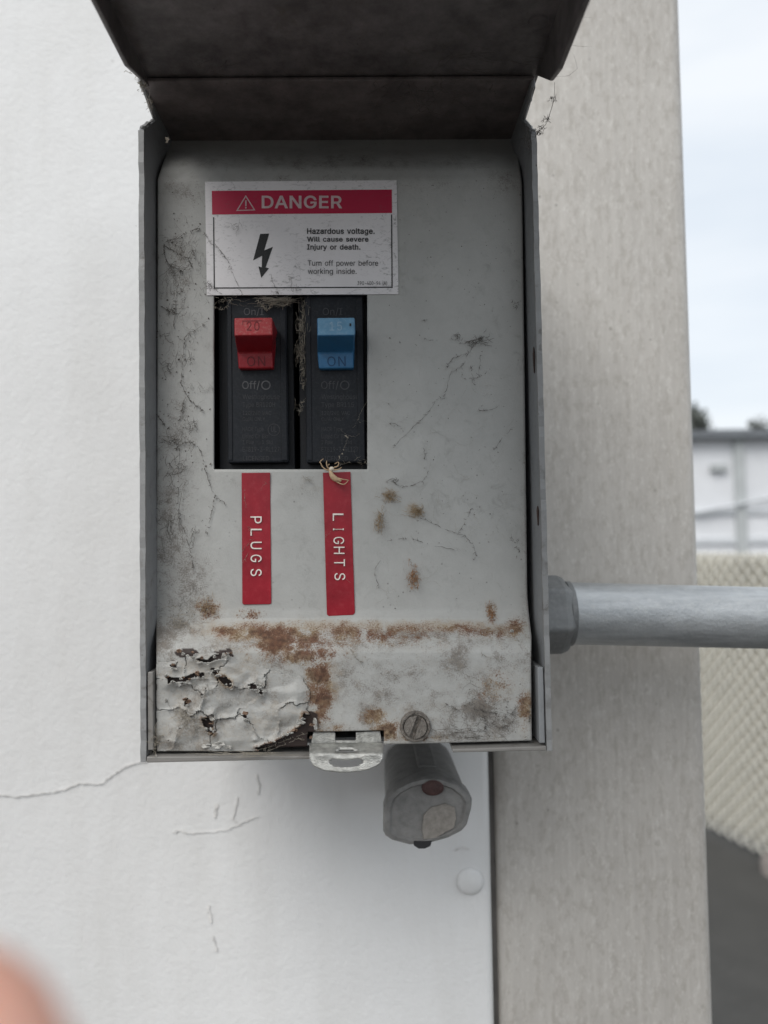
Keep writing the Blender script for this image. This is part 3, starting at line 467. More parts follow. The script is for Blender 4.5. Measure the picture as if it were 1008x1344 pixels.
g|425|207,-151 168,-148 134,-140 105,-127 82,-110 64,-91 51,-69 101,-41 110,-53 122,-66 136,-78 154,-88 178,-95 207,-97 249,-92 282,-75 304,-47 311,-6 311,68 306,68 298,56 287,41 272,28 252,16 227,8 195,5 152,10 113,27 80,53 55,90 39,136 34,191 39,246 55,293 80,332 112,361 152,378 196,384 228,382 253,373 273,360 288,346 299,331 308,319 313,319 313,379 372,379 372,-9 367,-54 350,-90 324,-117 291,-136 251,-147 205,59 237,63 264,75 285,95 300,121 309,154 312,193 309,231 300,264 285,291 264,312 237,325 205,330 172,325 145,312 124,290 109,262 99,229 96,193 99,155 109,123 124,96 145,76 172,63|8-7-5 6-5-7 30-29-73 73-72-30 31-30-72 72-71-31 71-70-31 32-31-70 70-69-32 33-32-69 11-1-12 76-26-25 25-53-76 65-37-66 1-11-2 10-2-11 75-27-26 26-76-75 36-67-66 66-37-36 2-10-3 4-3-10 10-9-4 5-4-9 8-5-9 27-75-28 75-74-28 29-28-74 73-29-74 33-69-68 34-33-68 68-67-34 35-34-67 67-36-35 13-0-52 52-14-13 23-54-24 55-22-21 40-63-41 54-23-22 22-55-54 63-40-64 40-39-64 38-64-39 48-47-17 18-17-47 47-46-59 45-44-46 49-48-16 48-17-16 58-57-18 18-47-58 47-59-58 59-46-60 46-44-60 61-60-44 14-52-51 15-14-51 51-50-15 50-49-15 49-16-15 55-21-20 56-55-20 20-19-56 19-18-56 18-57-56 61-44-62 44-43-62 63-62-43 43-42-63 41-63-42 12-1-0 0-13-12 53-25-24 24-54-53 64-38-65 37-65-38
h|410|114,227 114,0 53,0 53,509 114,509 114,287 102,287 124,332 152,362 187,379 227,384 264,380 295,369 321,349 341,321 353,285 357,240 357,0 296,0 296,235 290,275 273,304 246,323 210,329 184,326 161,317 141,303 126,283 117,257 114,311|3-2-6 1-0-2 6-2-0 25-24-8 26-25-7 25-8-7 6-0-28 5-6-28 28-27-5 27-26-5 26-7-5 3-6-4 9-23-10 10-23-22 22-11-10 19-18-17 17-16-19 19-16-20 16-15-20 15-14-20 21-20-14 14-13-21 13-12-21 22-21-12 11-22-12 23-9-24 8-24-9 5-7-29 6-5-29 4-6-29
i|167|53,0 53,379 114,379 114,0 84,443 67,446 54,455 44,468 41,483 44,499 54,512 67,521 84,524 100,521 114,512 123,499 126,483 123,468 114,455 100,446|10-6-5 5-11-10 8-7-6 6-10-8 9-8-10 12-19-13 17-16-18 14-18-16 16-15-14 18-14-19 13-19-14 1-0-3 3-2-1 19-12-4 5-4-12 11-5-12
k|381|110,137 110,212 121,212 284,379 360,379 184,199 177,199 53,0 53,509 114,509 114,0 294,0 148,186 191,229 372,0 114,212 114,140 154,178 201,217|1-15-9 0-7-10 7-0-1 8-7-1 1-9-8 5-13-6 11-14-5 13-5-18 4-3-13 1-0-16 12-6-13 13-3-2 5-14-18 0-10-16 6-12-17 12-2-15 15-16-12 15-1-16 5-6-17 11-5-17 12-16-17 2-12-13 4-13-18
l|189|139,-2 101,3 74,20 58,47 53,84 53,509 114,509 114,99 115,77 120,62 130,54 146,52 154,52 160,53 165,53 170,54 181,3 172,1 162,-1 151,-2|10-9-1 2-1-9 3-2-9 9-8-3 4-3-8 8-7-4 5-4-7 7-6-5 11-0-19 19-12-11 17-16-14 16-15-14 12-19-18 13-12-18 18-17-13 17-14-13 10-1-0 0-11-10
n|410|114,227 114,0 53,0 53,379 112,379 112,287 102,287 124,332 152,362 187,379 227,384 264,380 295,369 321,349 341,321 353,285 357,240 357,0 296,0 296,235 290,275 273,304 246,323 210,329 184,326 161,317 141,303 126,283 117,257 112,308|1-0-2 3-2-0 6-3-0 25-24-8 26-25-7 25-8-7 6-0-28 5-6-28 28-27-5 27-26-5 26-7-5 3-6-4 9-23-10 10-23-22 22-11-10 19-18-17 17-16-19 19-16-20 16-15-20 15-14-20 21-20-14 14-13-21 13-12-21 22-21-12 11-22-12 23-9-24 8-24-9 5-7-29 6-5-29 4-6-29
o|415|207,-8 159,-2 117,16 82,46 56,85 40,133 34,187 40,243 56,291 82,330 117,360 159,378 207,384 256,378 299,360 333,330 359,291 376,243 381,187 376,133 359,85 333,46 299,16 256,-2 207,46 242,51 270,66 292,89 307,117 316,151 319,187 316,224 307,258 292,287 270,310 242,325 207,330 173,325 145,310 124,287 108,258 99,224 96,187 99,151 108,117 124,89 145,66 173,51|5-4-44 44-43-5 6-5-43 43-42-6 42-41-6 7-6-41 41-40-7 8-7-40 0-24-1 47-1-24 1-47-2 46-2-47 10-38-37 37-11-10 2-46-3 46-45-3 4-3-45 44-4-45 8-40-39 9-8-39 39-38-9 38-10-9 35-13-36 12-36-13 25-23-22 22-26-25 34-14-35 13-35-14 20-19-28 29-28-19 19-18-29 30-29-18 31-30-18 18-17-31 32-31-17 17-16-32 26-22-21 27-26-21 21-20-27 20-28-27 32-16-33 16-15-33 34-33-15 14-34-15 24-0-23 23-25-24 11-37-36 36-12-11
p|424|53,-143 53,379 112,379 112,319 118,319 126,331 137,346 152,360 171,373 197,381 229,384 274,378 313,361 345,332 370,293 385,245 390,189 385,133 370,84 346,45 313,16 274,-2 229,-8 198,-5 173,4 153,17 138,31 127,46 118,59 114,59 114,-143 220,47 253,51 279,66 301,88 316,117 325,151 328,189 325,227 316,261 301,290 280,311 253,325 220,330 188,325 161,312 140,291 125,263 116,229 113,189 116,150 125,115 140,86 162,65 188,51|1-3-2 50-29-51 29-50-0 1-0-50 49-1-50 1-49-48 3-1-48 48-47-3 24-54-25 53-25-54 25-53-26 27-26-53 6-5-45 7-6-45 45-44-7 44-8-7 0-30-29 27-53-28 53-52-28 29-28-52 51-29-52 3-47-46 4-3-46 46-45-4 45-5-4 31-23-22 22-32-31 43-10-9 11-42-41 32-22-21 21-33-32 10-43-42 42-11-10 18-17-35 36-35-17 17-16-36 37-36-16 38-37-16 16-15-38 39-38-15 15-14-39 33-21-20 20-19-33 34-33-19 19-18-34 18-35-34 39-14-40 14-13-40 41-40-13 13-12-41 11-41-12 54-24-23 23-31-54 43-9-44 8-44-9
r|259|53,0 53,379 112,379 112,321 115,321 130,347 152,367 181,380 213,385 221,385 229,384 237,384 243,384 243,322 239,323 230,324 219,325 207,326 182,323 159,315 140,301 126,284 117,262 114,237 114,0|24-23-0 1-0-23 1-3-2 4-21-20 1-23-22 3-1-22 22-21-3 21-4-3 8-17-16 7-18-17 17-8-7 13-12-14 11-14-12 14-11-15 10-15-11 15-10-16 10-9-16 8-16-9 4-20-19 5-4-19 6-5-19 19-18-6 18-7-6
s|365|182,-8 145,-5 112,3 84,18 62,38 45,63 36,94 94,107 105,79 124,60 150,49 181,45 217,50 244,62 262,81 268,103 265,121 254,136 237,147 212,155 149,170 104,186 72,208 53,237 47,274 51,305 65,332 87,354 115,370 149,381 187,384 223,381 254,372 279,358 299,339 314,316 324,290 268,277 258,298 243,316 219,328 187,333 156,329 131,317 114,299 109,277 112,258 124,243 144,232 172,223 229,209 275,194 306,171 325,142 331,107 326,75 312,47 290,24 260,6 223,-5|3-8-4 5-4-8 8-7-5 6-5-7 25-24-45 0-11-1 10-1-11 20-49-48 28-43-42 42-29-28 1-10-2 10-9-2 3-2-9 8-3-9 20-48-21 48-47-21 22-21-47 47-46-22 23-22-46 24-23-46 45-24-46 25-45-44 26-25-44 27-26-44 44-43-27 43-28-27 40-31-41 30-41-31 12-59-58 58-13-12 18-50-19 39-32-40 31-40-32 14-57-56 56-55-14 15-14-55 55-54-15 16-15-54 54-53-16 53-52-16 36-35-37 13-58-57 57-14-13 16-52-17 52-51-17 18-17-51 50-18-51 37-35-38 35-34-38 39-38-34 34-33-39 32-39-33 11-0-59 59-12-11 49-20-19 19-50-49 29-42-41 41-30-29
t|227|204,379 204,327 6,327 6,379 65,471 126,471 126,98 128,76 136,61 150,53 170,50 177,50 185,51 194,52 202,54 213,2 203,-1 192,-3 180,-4 168,-4 125,2 92,21 72,52 65,93 126,379 126,327 65,327 65,379|9-8-20 20-8-21 22-21-8 8-7-22 23-22-7 7-6-23 25-26-6 10-19-18 11-10-18 18-17-11 17-12-11 13-16-15 14-13-15 12-17-16 16-13-12 9-20-19 19-10-9 24-27-25 5-4-24 1-0-24 25-1-24 23-6-26 3-2-26 27-3-26 26-25-27 27-24-4
u|410|182,-5 146,-1 115,11 89,31 69,59 57,95 53,139 53,379 114,379 114,144 119,105 137,75 164,56 200,50 226,53 249,62 268,77 283,97 293,122 296,153 296,379 357,379 357,0 298,0 298,92 307,92 286,47 257,17 222,0 298,72|6-5-9 7-6-9 9-8-7 12-1-0 0-13-12 1-12-2 11-2-12 2-11-3 4-3-11 11-10-4 5-4-10 9-5-10 14-28-27 15-14-27 27-26-15 26-16-15 24-25-18 19-18-25 25-22-19 22-21-19 20-19-21 22-25-23 16-26-24 17-16-24 24-18-17 13-0-28 28-14-13 24-26-29 25-24-29 23-25-29
w|567|138,0 23,379 87,379 133,214 143,177 154,137 165,91 175,41 165,41 175,90 186,135 196,176 206,214 252,379 316,379 362,214 371,176 382,136 392,91 402,41 391,41 402,90 413,135 423,176 434,214 480,379 545,379 429,0 368,0 319,172 312,198 305,225 297,252 291,280 277,338 291,338 284,309 277,280 270,252 263,225 255,198 248,172 199,0 170,65 397,67 284,309|3-0-4 0-3-1 2-1-3 8-7-43 8-6-0 6-5-0 4-0-5 41-12-11 34-37-45 12-41-40 40-39-12 39-38-12 38-37-12 37-34-12 13-12-34 8-0-42 7-8-42 9-7-42 42-41-9 10-9-41 41-11-10 36-33-35 16-15-29 30-29-15 30-15-31 32-31-15 33-32-15 15-14-33 35-33-14 20-19-44 23-22-27 25-24-26 26-24-27 23-27-24 21-19-27 27-22-21 27-19-28 19-20-28 20-18-28 29-28-18 18-17-29 16-29-17 36-35-34 13-34-35 35-14-13 7-9-43 6-8-43 19-21-44 18-20-44
y|389|47,-139 61,-86 71,-87 88,-90 104,-89 118,-84 130,-74 141,-58 151,-36 163,-1 17,379 84,379 165,155 177,121 187,87 196,53 206,21 184,21 193,53 202,87 212,121 224,155 305,379 371,379 204,-58 191,-85 177,-107 159,-124 139,-136 117,-143 91,-145 77,-145 65,-143 54,-141 195,58|33-1-0 2-32-31 32-2-33 1-33-2 29-4-30 3-30-4 4-29-28 28-5-4 30-3-31 2-31-3 14-13-9 22-21-23 23-21-16 20-16-21 23-16-24 19-15-16 16-20-19 24-16-9 17-9-16 16-15-17 15-18-17 9-17-18 14-9-18 18-15-34 5-28-27 6-5-27 27-26-6 7-6-26 26-25-7 25-24-7 8-7-24 24-9-8 9-13-12 11-10-12 12-10-9 15-19-34 14-18-34
"""
GLYPHS_BOLD = r"""!|218|50,143 46,526 149,526 144,143 98,-22 74,-17 54,-3 40,17 35,41 40,65 54,85 74,99 98,104 122,99 143,85 156,65 161,41 156,17 143,-3 122,-17|5-4-6 10-6-4 8-7-6 6-10-8 9-8-10 13-12-14 17-16-18 14-12-16 16-15-14 19-18-4 18-16-4 16-12-4 10-4-12 11-10-12 1-0-3 3-2-1
.|210|95,-22 71,-17 51,-3 37,17 32,41 37,65 51,86 71,99 95,104 120,99 140,86 154,65 158,41 154,17 140,-3 120,-17|5-4-6 1-0-2 4-3-2 6-4-2 12-11-10 13-12-14 12-10-8 9-8-10 15-14-0 14-12-0 12-8-0 2-0-8 6-2-8 7-6-8
A|502|-8,-17 190,526 288,526 487,-17 383,-17 271,297 260,329 248,367 233,415 209,495 268,495 244,414 229,366 217,327 207,297 97,-17 93,125 93,216 387,216 387,125 239,397 178,216 300,216 332,125 147,125|16-0-15 0-16-17 17-1-0 13-12-9 12-8-9 24-21-16 14-13-17 1-17-13 13-9-1 6-10-7 11-7-10 18-19-3 3-19-4 18-3-2 6-5-18 18-2-6 10-6-2 22-23-19 8-12-20 8-20-11 11-10-8 9-8-10 1-9-10 10-2-1 7-11-20 21-24-22 14-17-21 17-16-21 18-5-22 19-18-22 4-19-23 23-22-24 16-15-24
D|524|220,-17 79,-17 79,74 214,74 268,80 309,96 341,121 363,156 377,201 382,255 377,309 364,353 341,388 311,413 271,429 220,435 76,435 76,526 226,526 298,518 361,493 412,453 449,399 471,332 479,255 471,178 449,111 411,56 359,16 295,-9 142,526 142,-17 43,-17 43,526 142,435 142,74|33-32-16 16-17-33 2-1-31 1-2-32 16-32-2 17-16-30 29-5-4 29-4-0 3-0-4 18-15-14 14-19-18 0-3-31 2-31-35 16-2-34 30-16-34 15-18-30 13-12-20 10-9-24 24-23-10 6-28-27 27-26-6 7-6-26 26-25-7 8-7-25 25-24-8 24-9-8 10-23-11 23-22-11 12-11-22 22-21-12 20-12-21 5-29-28 28-6-5 19-14-13 13-20-19 15-30-34 2-35-34 31-3-35
E|441|43,-17 43,526 389,526 389,435 142,435 142,303 372,303 372,212 142,212 142,74 392,74 392,-17|0-9-8 1-0-8 8-5-1 5-4-1 9-0-11 11-10-9 5-8-7 7-6-5 3-2-4 1-4-2
G|542|269,-24 200,-15 140,10 91,52 54,108 31,176 23,254 31,333 54,401 91,456 140,498 199,524 264,533 307,529 346,520 382,504 414,483 441,456 464,425 481,390 496,332 396,332 383,365 373,384 360,400 346,413 329,424 310,432 289,437 266,439 227,433 192,418 163,392 140,357 126,311 121,254 126,198 141,152 164,117 193,91 229,75 269,70 305,74 336,86 362,105 381,131 394,164 400,222 437,216 266,182 266,273 495,273 495,199 488,137 466,82 431,37 385,4 330,-17 398,208|5-4-37 37-36-5 6-5-36 36-35-6 35-34-6 7-6-34 34-33-7 8-7-33 30-11-31 0-41-40 29-28-12 0-40-1 39-1-40 29-12-30 11-30-12 1-39-2 39-38-2 3-2-38 4-3-38 37-4-38 8-33-32 9-8-32 10-9-32 32-31-10 31-11-10 57-43-42 26-25-15 15-14-26 27-26-14 13-27-14 48-47-58 48-46-53 53-52-48 52-51-48 20-19-21 43-57-56 44-43-56 56-55-44 55-54-44 45-44-54 54-53-45 53-46-45 21-19-22 19-18-22 23-22-18 18-17-23 24-23-17 17-16-24 25-24-16 15-25-16 57-42-0 41-0-42 58-47-49 50-49-47 47-48-51 27-13-28 12-28-13 46-48-58 50-47-51
H|539|43,-17 43,526 142,526 142,306 375,306 375,526 474,526 474,-17 375,-17 375,215 142,215 142,-17|0-11-10 1-0-10 10-3-1 3-2-1 9-8-7 7-6-9 4-9-6 6-5-4 3-10-9 9-4-3
I|323|14,-17 14,74 101,74 101,435 14,435 14,526 286,526 286,435 200,435 200,74 286,74 286,-17|1-0-2 3-5-4 9-11-10 7-6-8 2-0-11 11-9-2 3-2-9 9-8-3 8-6-3 5-3-6
N|545|43,-17 43,526 146,526 357,192 367,177 377,159 389,138 402,115 416,89 439,42 390,34 385,80 384,107 383,133 382,157 382,178 382,195 382,526 480,526 480,-17 377,-17 188,281 175,301 163,322 149,345 133,373 115,405 80,465 135,473 138,418 139,384 140,354 141,328 142,307 142,291 142,-17 382,151 140,361|1-0-27 25-30-26 30-29-26 27-26-29 29-28-27 35-34-0 27-0-34 26-27-34 34-33-26 33-32-26 25-26-32 31-25-32 30-25-37 24-23-30 27-28-2 1-27-2 5-4-13 13-6-36 9-19-8 19-18-8 9-8-10 11-10-8 12-11-8 8-7-12 19-9-20 9-10-20 4-3-12 13-4-12 12-7-13 7-6-13 15-14-6 6-7-15 16-15-7 7-8-16 8-18-16 17-16-18 10-11-20 28-29-2 29-30-23 3-2-29 22-21-3 3-29-22 23-22-29 6-14-36 5-13-36 12-3-21 21-20-11 11-12-21 25-31-37 24-30-37
R|471|43,-17 43,526 237,526 293,520 341,504 379,477 405,441 421,399 426,352 421,305 405,263 378,228 341,202 293,186 237,181 79,181 79,272 233,272 266,275 290,282 307,294 319,309 326,328 328,352 326,377 319,397 307,412 290,424 266,432 232,435 142,435 142,-17 343,-17 202,246 313,246 456,-17 142,272 142,181 237,181 338,201|15-16-0 1-0-16 15-0-31 16-15-37 16-36-30 1-16-30 27-3-28 2-28-3 15-31-37 28-2-29 30-29-2 1-30-2 20-34-21 34-12-11 11-10-34 21-34-10 10-9-21 22-21-9 9-8-22 23-22-8 24-23-8 8-7-24 25-24-7 7-6-25 6-5-25 13-38-32 13-32-39 13-39-34 19-18-34 34-20-19 25-5-26 5-4-26 27-26-4 3-27-4 14-33-37 33-17-36 36-37-33 36-16-37 38-13-34 17-33-18 34-18-33 33-38-34 12-34-39 32-35-39
W|708|142,-17 -6,526 95,526 180,200 186,175 192,149 198,123 203,97 209,70 217,23 169,23 178,70 183,97 189,123 195,149 201,175 208,200 293,526 393,526 478,200 485,175 491,149 497,123 503,97 508,70 518,23 468,23 477,70 482,97 488,123 494,149 500,175 506,200 590,526 692,526 543,-17 442,-17 351,319 343,352 335,388 327,428 316,492 370,492 359,430 352,391 344,355 334,319 243,-17 193,143 492,143 343,352|10-11-0 11-3-0 1-0-3 2-1-3 4-12-13 6-14-48 13-12-6 6-48-13 4-13-5 3-11-12 12-4-3 8-9-47 41-17-40 39-46-38 10-0-47 47-9-10 11-10-9 9-8-11 8-7-11 12-11-7 6-12-7 7-15-6 14-6-15 46-39-16 45-37-44 42-43-18 36-26-27 31-22-23 23-22-29 29-22-49 49-22-30 22-31-30 24-25-35 32-24-35 35-34-32 34-33-32 24-32-23 31-23-32 35-25-36 26-36-25 27-26-25 25-24-27 28-27-24 24-23-28 23-29-28 20-28-29 29-21-20 44-37-19 28-20-19 39-38-45 45-44-39 40-39-44 44-43-40 41-40-43 43-42-41 17-41-42 42-18-17 5-13-48 40-17-16 39-40-16 18-43-19 43-44-19 21-29-49 16-15-46 36-27-37 27-28-37 19-37-28 37-45-50 8-47-46 7-8-46 15-7-46
a|411|160,-26 122,-22 87,-11 57,9 33,35 18,69 13,108 17,142 28,170 46,192 69,208 94,219 121,227 149,233 176,237 207,241 231,244 248,246 256,249 257,251 259,256 259,256 257,275 252,288 244,299 232,307 216,312 196,314 174,312 156,307 141,299 130,289 122,278 109,254 16,281 43,332 67,359 96,379 128,392 161,399 194,401 217,400 243,396 269,388 295,375 319,355 338,328 350,294 354,252 354,-17 260,-17 260,35 282,35 278,28 264,12 245,-3 222,-15 193,-23 170,62 198,65 220,74 236,86 249,102 256,119 259,139 259,157 278,170 264,166 250,162 234,159 218,156 202,154 189,153 178,151 158,148 140,143 126,136 117,128 111,119 109,105 111,92 116,82 124,75 136,68 152,64 258,256 260,9|4-3-81 81-80-4 5-4-80 80-79-5 6-5-79 79-78-6 7-6-78 8-7-78 78-77-8 9-8-77 77-10-9 35-34-33 73-72-14 57-58-0 84-0-58 0-84-1 83-1-84 74-73-13 73-14-13 29-28-38 28-39-38 1-83-2 83-82-2 3-2-82 81-3-82 10-77-76 11-10-76 76-75-11 12-11-75 75-74-12 74-13-12 35-33-32 32-31-35 36-35-31 31-30-36 37-36-30 30-29-37 29-38-37 15-71-70 26-41-27 40-27-41 16-69-68 68-17-16 59-56-55 15-70-69 69-16-15 25-42-26 41-26-42 52-53-49 66-52-49 49-48-66 49-53-50 54-50-53 51-54-53 53-52-51 52-66-63 64-63-66 65-64-66 19-18-66 66-48-19 21-19-48 48-47-20 22-20-47 47-46-22 54-51-86 59-55-51 60-59-51 61-60-51 51-52-61 62-61-52 52-63-62 17-68-67 67-66-17 66-18-17 22-46-23 46-45-23 24-23-45 45-44-24 25-24-44 44-43-25 42-25-43 56-59-57 58-57-59 14-72-71 71-15-14 27-40-28 39-28-40 20-22-85 19-21-85 51-55-86 50-54-86
c|418|207,-25 154,-19 108,2 69,34 41,77 23,129 17,187 23,247 41,299 69,342 108,374 154,395 207,402 237,399 265,393 291,384 315,370 336,353 354,332 368,308 384,265 292,242 282,269 276,280 269,289 260,297 249,304 237,309 223,312 208,313 178,308 156,296 138,277 124,252 116,222 113,187 116,154 124,124 138,99 155,80 178,68 208,64 223,65 237,68 250,73 260,80 270,88 277,98 283,109 293,137 385,114 369,71 355,46 337,25 316,7 292,-7 266,-17 237,-23|5-4-37 37-36-5 6-5-36 36-35-6 35-34-6 7-6-34 34-33-7 8-7-33 41-0-42 12-30-29 29-28-12 28-13-12 40-1-0 0-41-40 30-12-11 1-40-2 40-39-2 3-2-39 39-38-3 4-3-38 37-4-38 8-33-32 9-8-32 32-31-9 10-9-31 31-30-10 30-11-10 43-57-56 44-43-56 27-26-14 52-51-48 49-48-51 51-50-49 20-19-21 44-56-55 45-44-55 55-54-45 46-45-54 54-53-46 47-46-53 53-52-47 52-48-47 21-19-22 19-18-22 23-22-18 18-17-23 24-23-17 17-16-24 25-24-16 16-15-25 26-25-15 14-26-15 42-0-57 57-43-42 13-28-27 27-14-13
d|446|195,-25 146,-19 102,2 66,34 39,77 23,129 17,189 23,248 39,300 66,343 102,375 146,395 195,402 231,398 261,388 283,373 300,357 312,341 315,336 294,336 294,526 389,526 389,-17 296,-17 296,42 316,42 312,36 300,20 283,3 260,-12 231,-22 205,64 231,68 253,79 270,97 283,121 292,153 295,189 292,226 284,257 271,281 253,298 232,309 205,313 177,309 155,298 137,280 124,255 116,224 113,189 116,154 124,123 138,98 155,79 177,68 294,363 296,16|6-5-50 50-49-6 49-48-6 7-6-48 48-47-7 8-7-47 30-31-0 54-0-31 43-12-44 0-54-1 53-1-54 11-45-44 44-12-11 1-53-2 3-2-53 53-52-3 4-3-52 52-51-4 5-4-51 50-5-51 8-47-46 9-8-46 46-45-9 10-9-45 45-11-10 13-42-14 32-29-28 14-42-15 22-21-18 22-25-26 18-21-17 16-17-21 27-23-22 22-26-27 24-27-26 26-25-24 22-18-37 38-37-18 18-17-19 17-16-19 27-24-56 32-28-24 33-32-24 34-33-24 24-25-34 35-34-25 36-35-25 25-22-36 22-37-36 38-18-39 40-39-18 18-19-40 41-40-19 42-41-19 15-42-19 19-16-55 16-21-55 29-32-30 31-30-32 42-13-43 12-43-13 15-19-55 21-20-55 24-28-56 23-27-56
e|426|212,-25 156,-19 108,2 69,34 40,77 23,129 17,187 23,245 40,297 68,341 106,374 152,395 205,402 239,399 272,390 303,375 331,353 355,324 373,288 384,244 388,195 388,152 58,152 58,238 374,232 295,172 290,234 282,262 269,284 253,300 232,310 205,313 178,309 156,299 138,283 124,262 116,238 113,210 113,178 116,142 126,114 141,92 160,76 184,67 213,63 231,65 248,69 262,76 273,85 283,97 296,125 388,103 368,55 347,27 321,5 289,-11 252,-22 290,233 116,237 115,152|4-22-5 6-5-22 22-23-6 7-6-23 23-8-7 38-37-22 23-22-37 25-24-57 0-43-1 42-1-43 31-12-32 11-33-32 32-12-11 1-42-2 42-41-2 3-2-41 41-40-3 4-3-40 22-4-40 40-39-22 23-36-35 8-23-35 9-8-35 35-34-9 10-9-34 34-33-10 33-11-10 56-46-45 46-56-55 55-47-46 30-29-14 13-30-14 20-19-24 18-24-19 52-51-50 38-22-59 21-20-25 20-24-25 24-18-26 47-55-54 48-47-54 54-53-48 49-48-53 53-52-49 52-50-49 26-18-27 18-17-27 28-27-17 17-16-28 29-28-16 16-15-29 14-29-15 56-45-0 45-44-0 43-0-44 37-38-25 30-13-31 12-31-13 22-39-59 36-23-58 24-26-57 23-37-58 37-25-57 37-57-58 21-25-59 25-38-59
g|447|207,-168 165,-165 128,-156 97,-142 71,-123 51,-101 27,-63 106,-18 124,-42 134,-54 146,-64 161,-72 181,-78 206,-80 244,-75 271,-62 288,-40 294,-4 294,51 315,51 312,46 299,30 282,14 259,0 230,-9 195,-12 147,-6 104,12 67,42 40,82 23,133 17,191 23,250 40,301 67,343 103,375 147,395 196,402 232,398 261,388 284,374 301,357 313,341 317,336 296,336 296,396 389,396 389,-10 383,-59 365,-99 335,-131 297,-152 254,-164 205,76 232,80 254,89 271,105 284,128 292,157 295,193 293,228 284,257 271,281 254,298 232,309 205,313 177,309 155,298 138,280 124,256 116,226 113,193 116,158 125,129 138,107 155,90 177,80 294,25 296,362|8-7-5 6-5-7 31-30-72 72-71-31 71-70-31 32-31-70 70-69-32 33-32-69 11-1-12 25-53-76 65-37-66 1-11-2 10-2-11 25-76-26 75-26-76 67-66-36 66-37-36 2-10-3 4-3-10 10-9-4 5-4-9 8-5-9 26-75-27 28-27-75 75-74-28 29-28-74 74-73-29 30-29-73 72-30-73 33-69-68 34-33-68 68-67-34 35-34-67 67-36-35 13-0-52 52-14-13 54-24-23 23-22-54 40-39-64 38-64-39 19-20-47 42-43-46 41-42-46 49-48-16 17-16-48 48-47-17 21-17-47 47-20-21 18-21-20 20-19-18 19-47-58 59-58-47 47-46-59 60-59-46 46-43-60 43-42-44 42-41-44 41-46-45 14-52-51 15-14-51 51-50-15 50-49-15 49-16-15 21-18-77 54-22-18 55-54-18 56-55-18 18-19-56 57-56-19 19-58-57 60-43-61 62-61-43 43-44-62 63-62-44 64-63-44 40-64-44 44-41-78 41-45-78 12-1-0 0-13-12 53-25-24 24-54-53 64-38-65 37-65-38 18-22-77 17-21-77 40-44-78
h|432|131,226 131,-17 36,-17 36,526 131,526 131,270 76,270 109,342 142,376 182,395 227,402 268,397 303,384 334,361 356,329 370,288 374,241 374,-17 279,-17 279,234 274,269 260,292 239,307 209,312 188,310 169,302 153,291 141,274 134,253 131,364|3-2-6 1-0-2 6-2-0 5-7-6 3-6-7 6-0-28 5-6-28 28-27-5 27-26-5 3-7-4 10-23-22 22-11-10 19-18-17 17-16-19 19-16-20 16-15-20 15-14-20 21-20-14 14-13-21 13-12-21 22-21-12 11-22-12 8-25-24 9-8-24 24-23-9 23-10-9 26-25-8 29-5-8 5-26-8 7-5-29 4-7-29
i|189|36,-17 36,396 131,396 131,-17 84,426 61,430 42,442 28,461 24,483 28,506 42,524 61,537 84,541 106,537 126,524 139,506 144,483 139,461 126,442 106,430|5-11-6 10-6-11 8-7-6 6-10-8 9-8-10 13-18-14 18-13-19 12-19-13 17-16-18 14-18-16 16-15-14 1-0-3 3-2-1 19-12-4 5-4-12 11-5-12
j|189|36,396 131,396 131,-31 128,-66 117,-98 99,-125 73,-144 41,-156 5,-160 -27,-160 -27,-70 1,-70 18,-67 27,-60 33,-49 36,-28 83,426 61,430 42,442 28,461 24,483 28,506 41,524 61,537 83,541 106,537 125,524 139,506 143,483 139,461 125,442 106,430|8-11-9 10-9-11 11-8-12 18-23-22 12-8-7 19-18-20 18-22-20 21-20-22 16-24-17 24-16-31 31-25-24 29-28-30 26-30-28 28-27-26 25-31-30 30-26-25 12-7-6 13-12-6 6-5-13 5-4-13 14-13-4 4-3-14 3-2-14 15-14-2 2-1-15 0-15-1 23-18-17 17-24-23
l|211|138,-19 95,-13 61,8 42,42 36,83 36,526 131,526 131,99 132,80 135,72 137,71 147,69 153,69 158,69 162,70 183,74 201,-10 175,-16 164,-18 152,-19|10-9-1 2-1-9 3-2-9 9-8-3 4-3-8 8-7-4 5-4-7 7-6-5 11-0-19 19-12-11 17-16-14 16-15-14 12-19-18 13-12-18 18-17-13 17-14-13 10-1-0 0-11-10
n|432|131,226 131,-17 36,-17 36,396 129,396 129,270 76,270 109,342 142,376 182,395 227,402 268,397 303,384 333,361 356,329 370,288 374,241 374,-17 279,-17 279,234 274,269 260,292 239,307 209,312 188,310 169,302 153,291 141,274 134,253 129,362|3-2-6 5-7-6 3-6-7 7-4-3 2-1-0 6-2-0 0-28-6 5-6-28 28-27-5 27-26-5 7-5-29 10-23-22 22-11-10 19-18-17 17-16-19 19-16-20 16-15-20 15-14-20 21-20-14 14-13-21 13-12-21 22-21-12 11-22-12 8-25-24 9-8-24 24-23-9 23-10-9 26-25-8 29-5-8 5-26-8 4-7-29
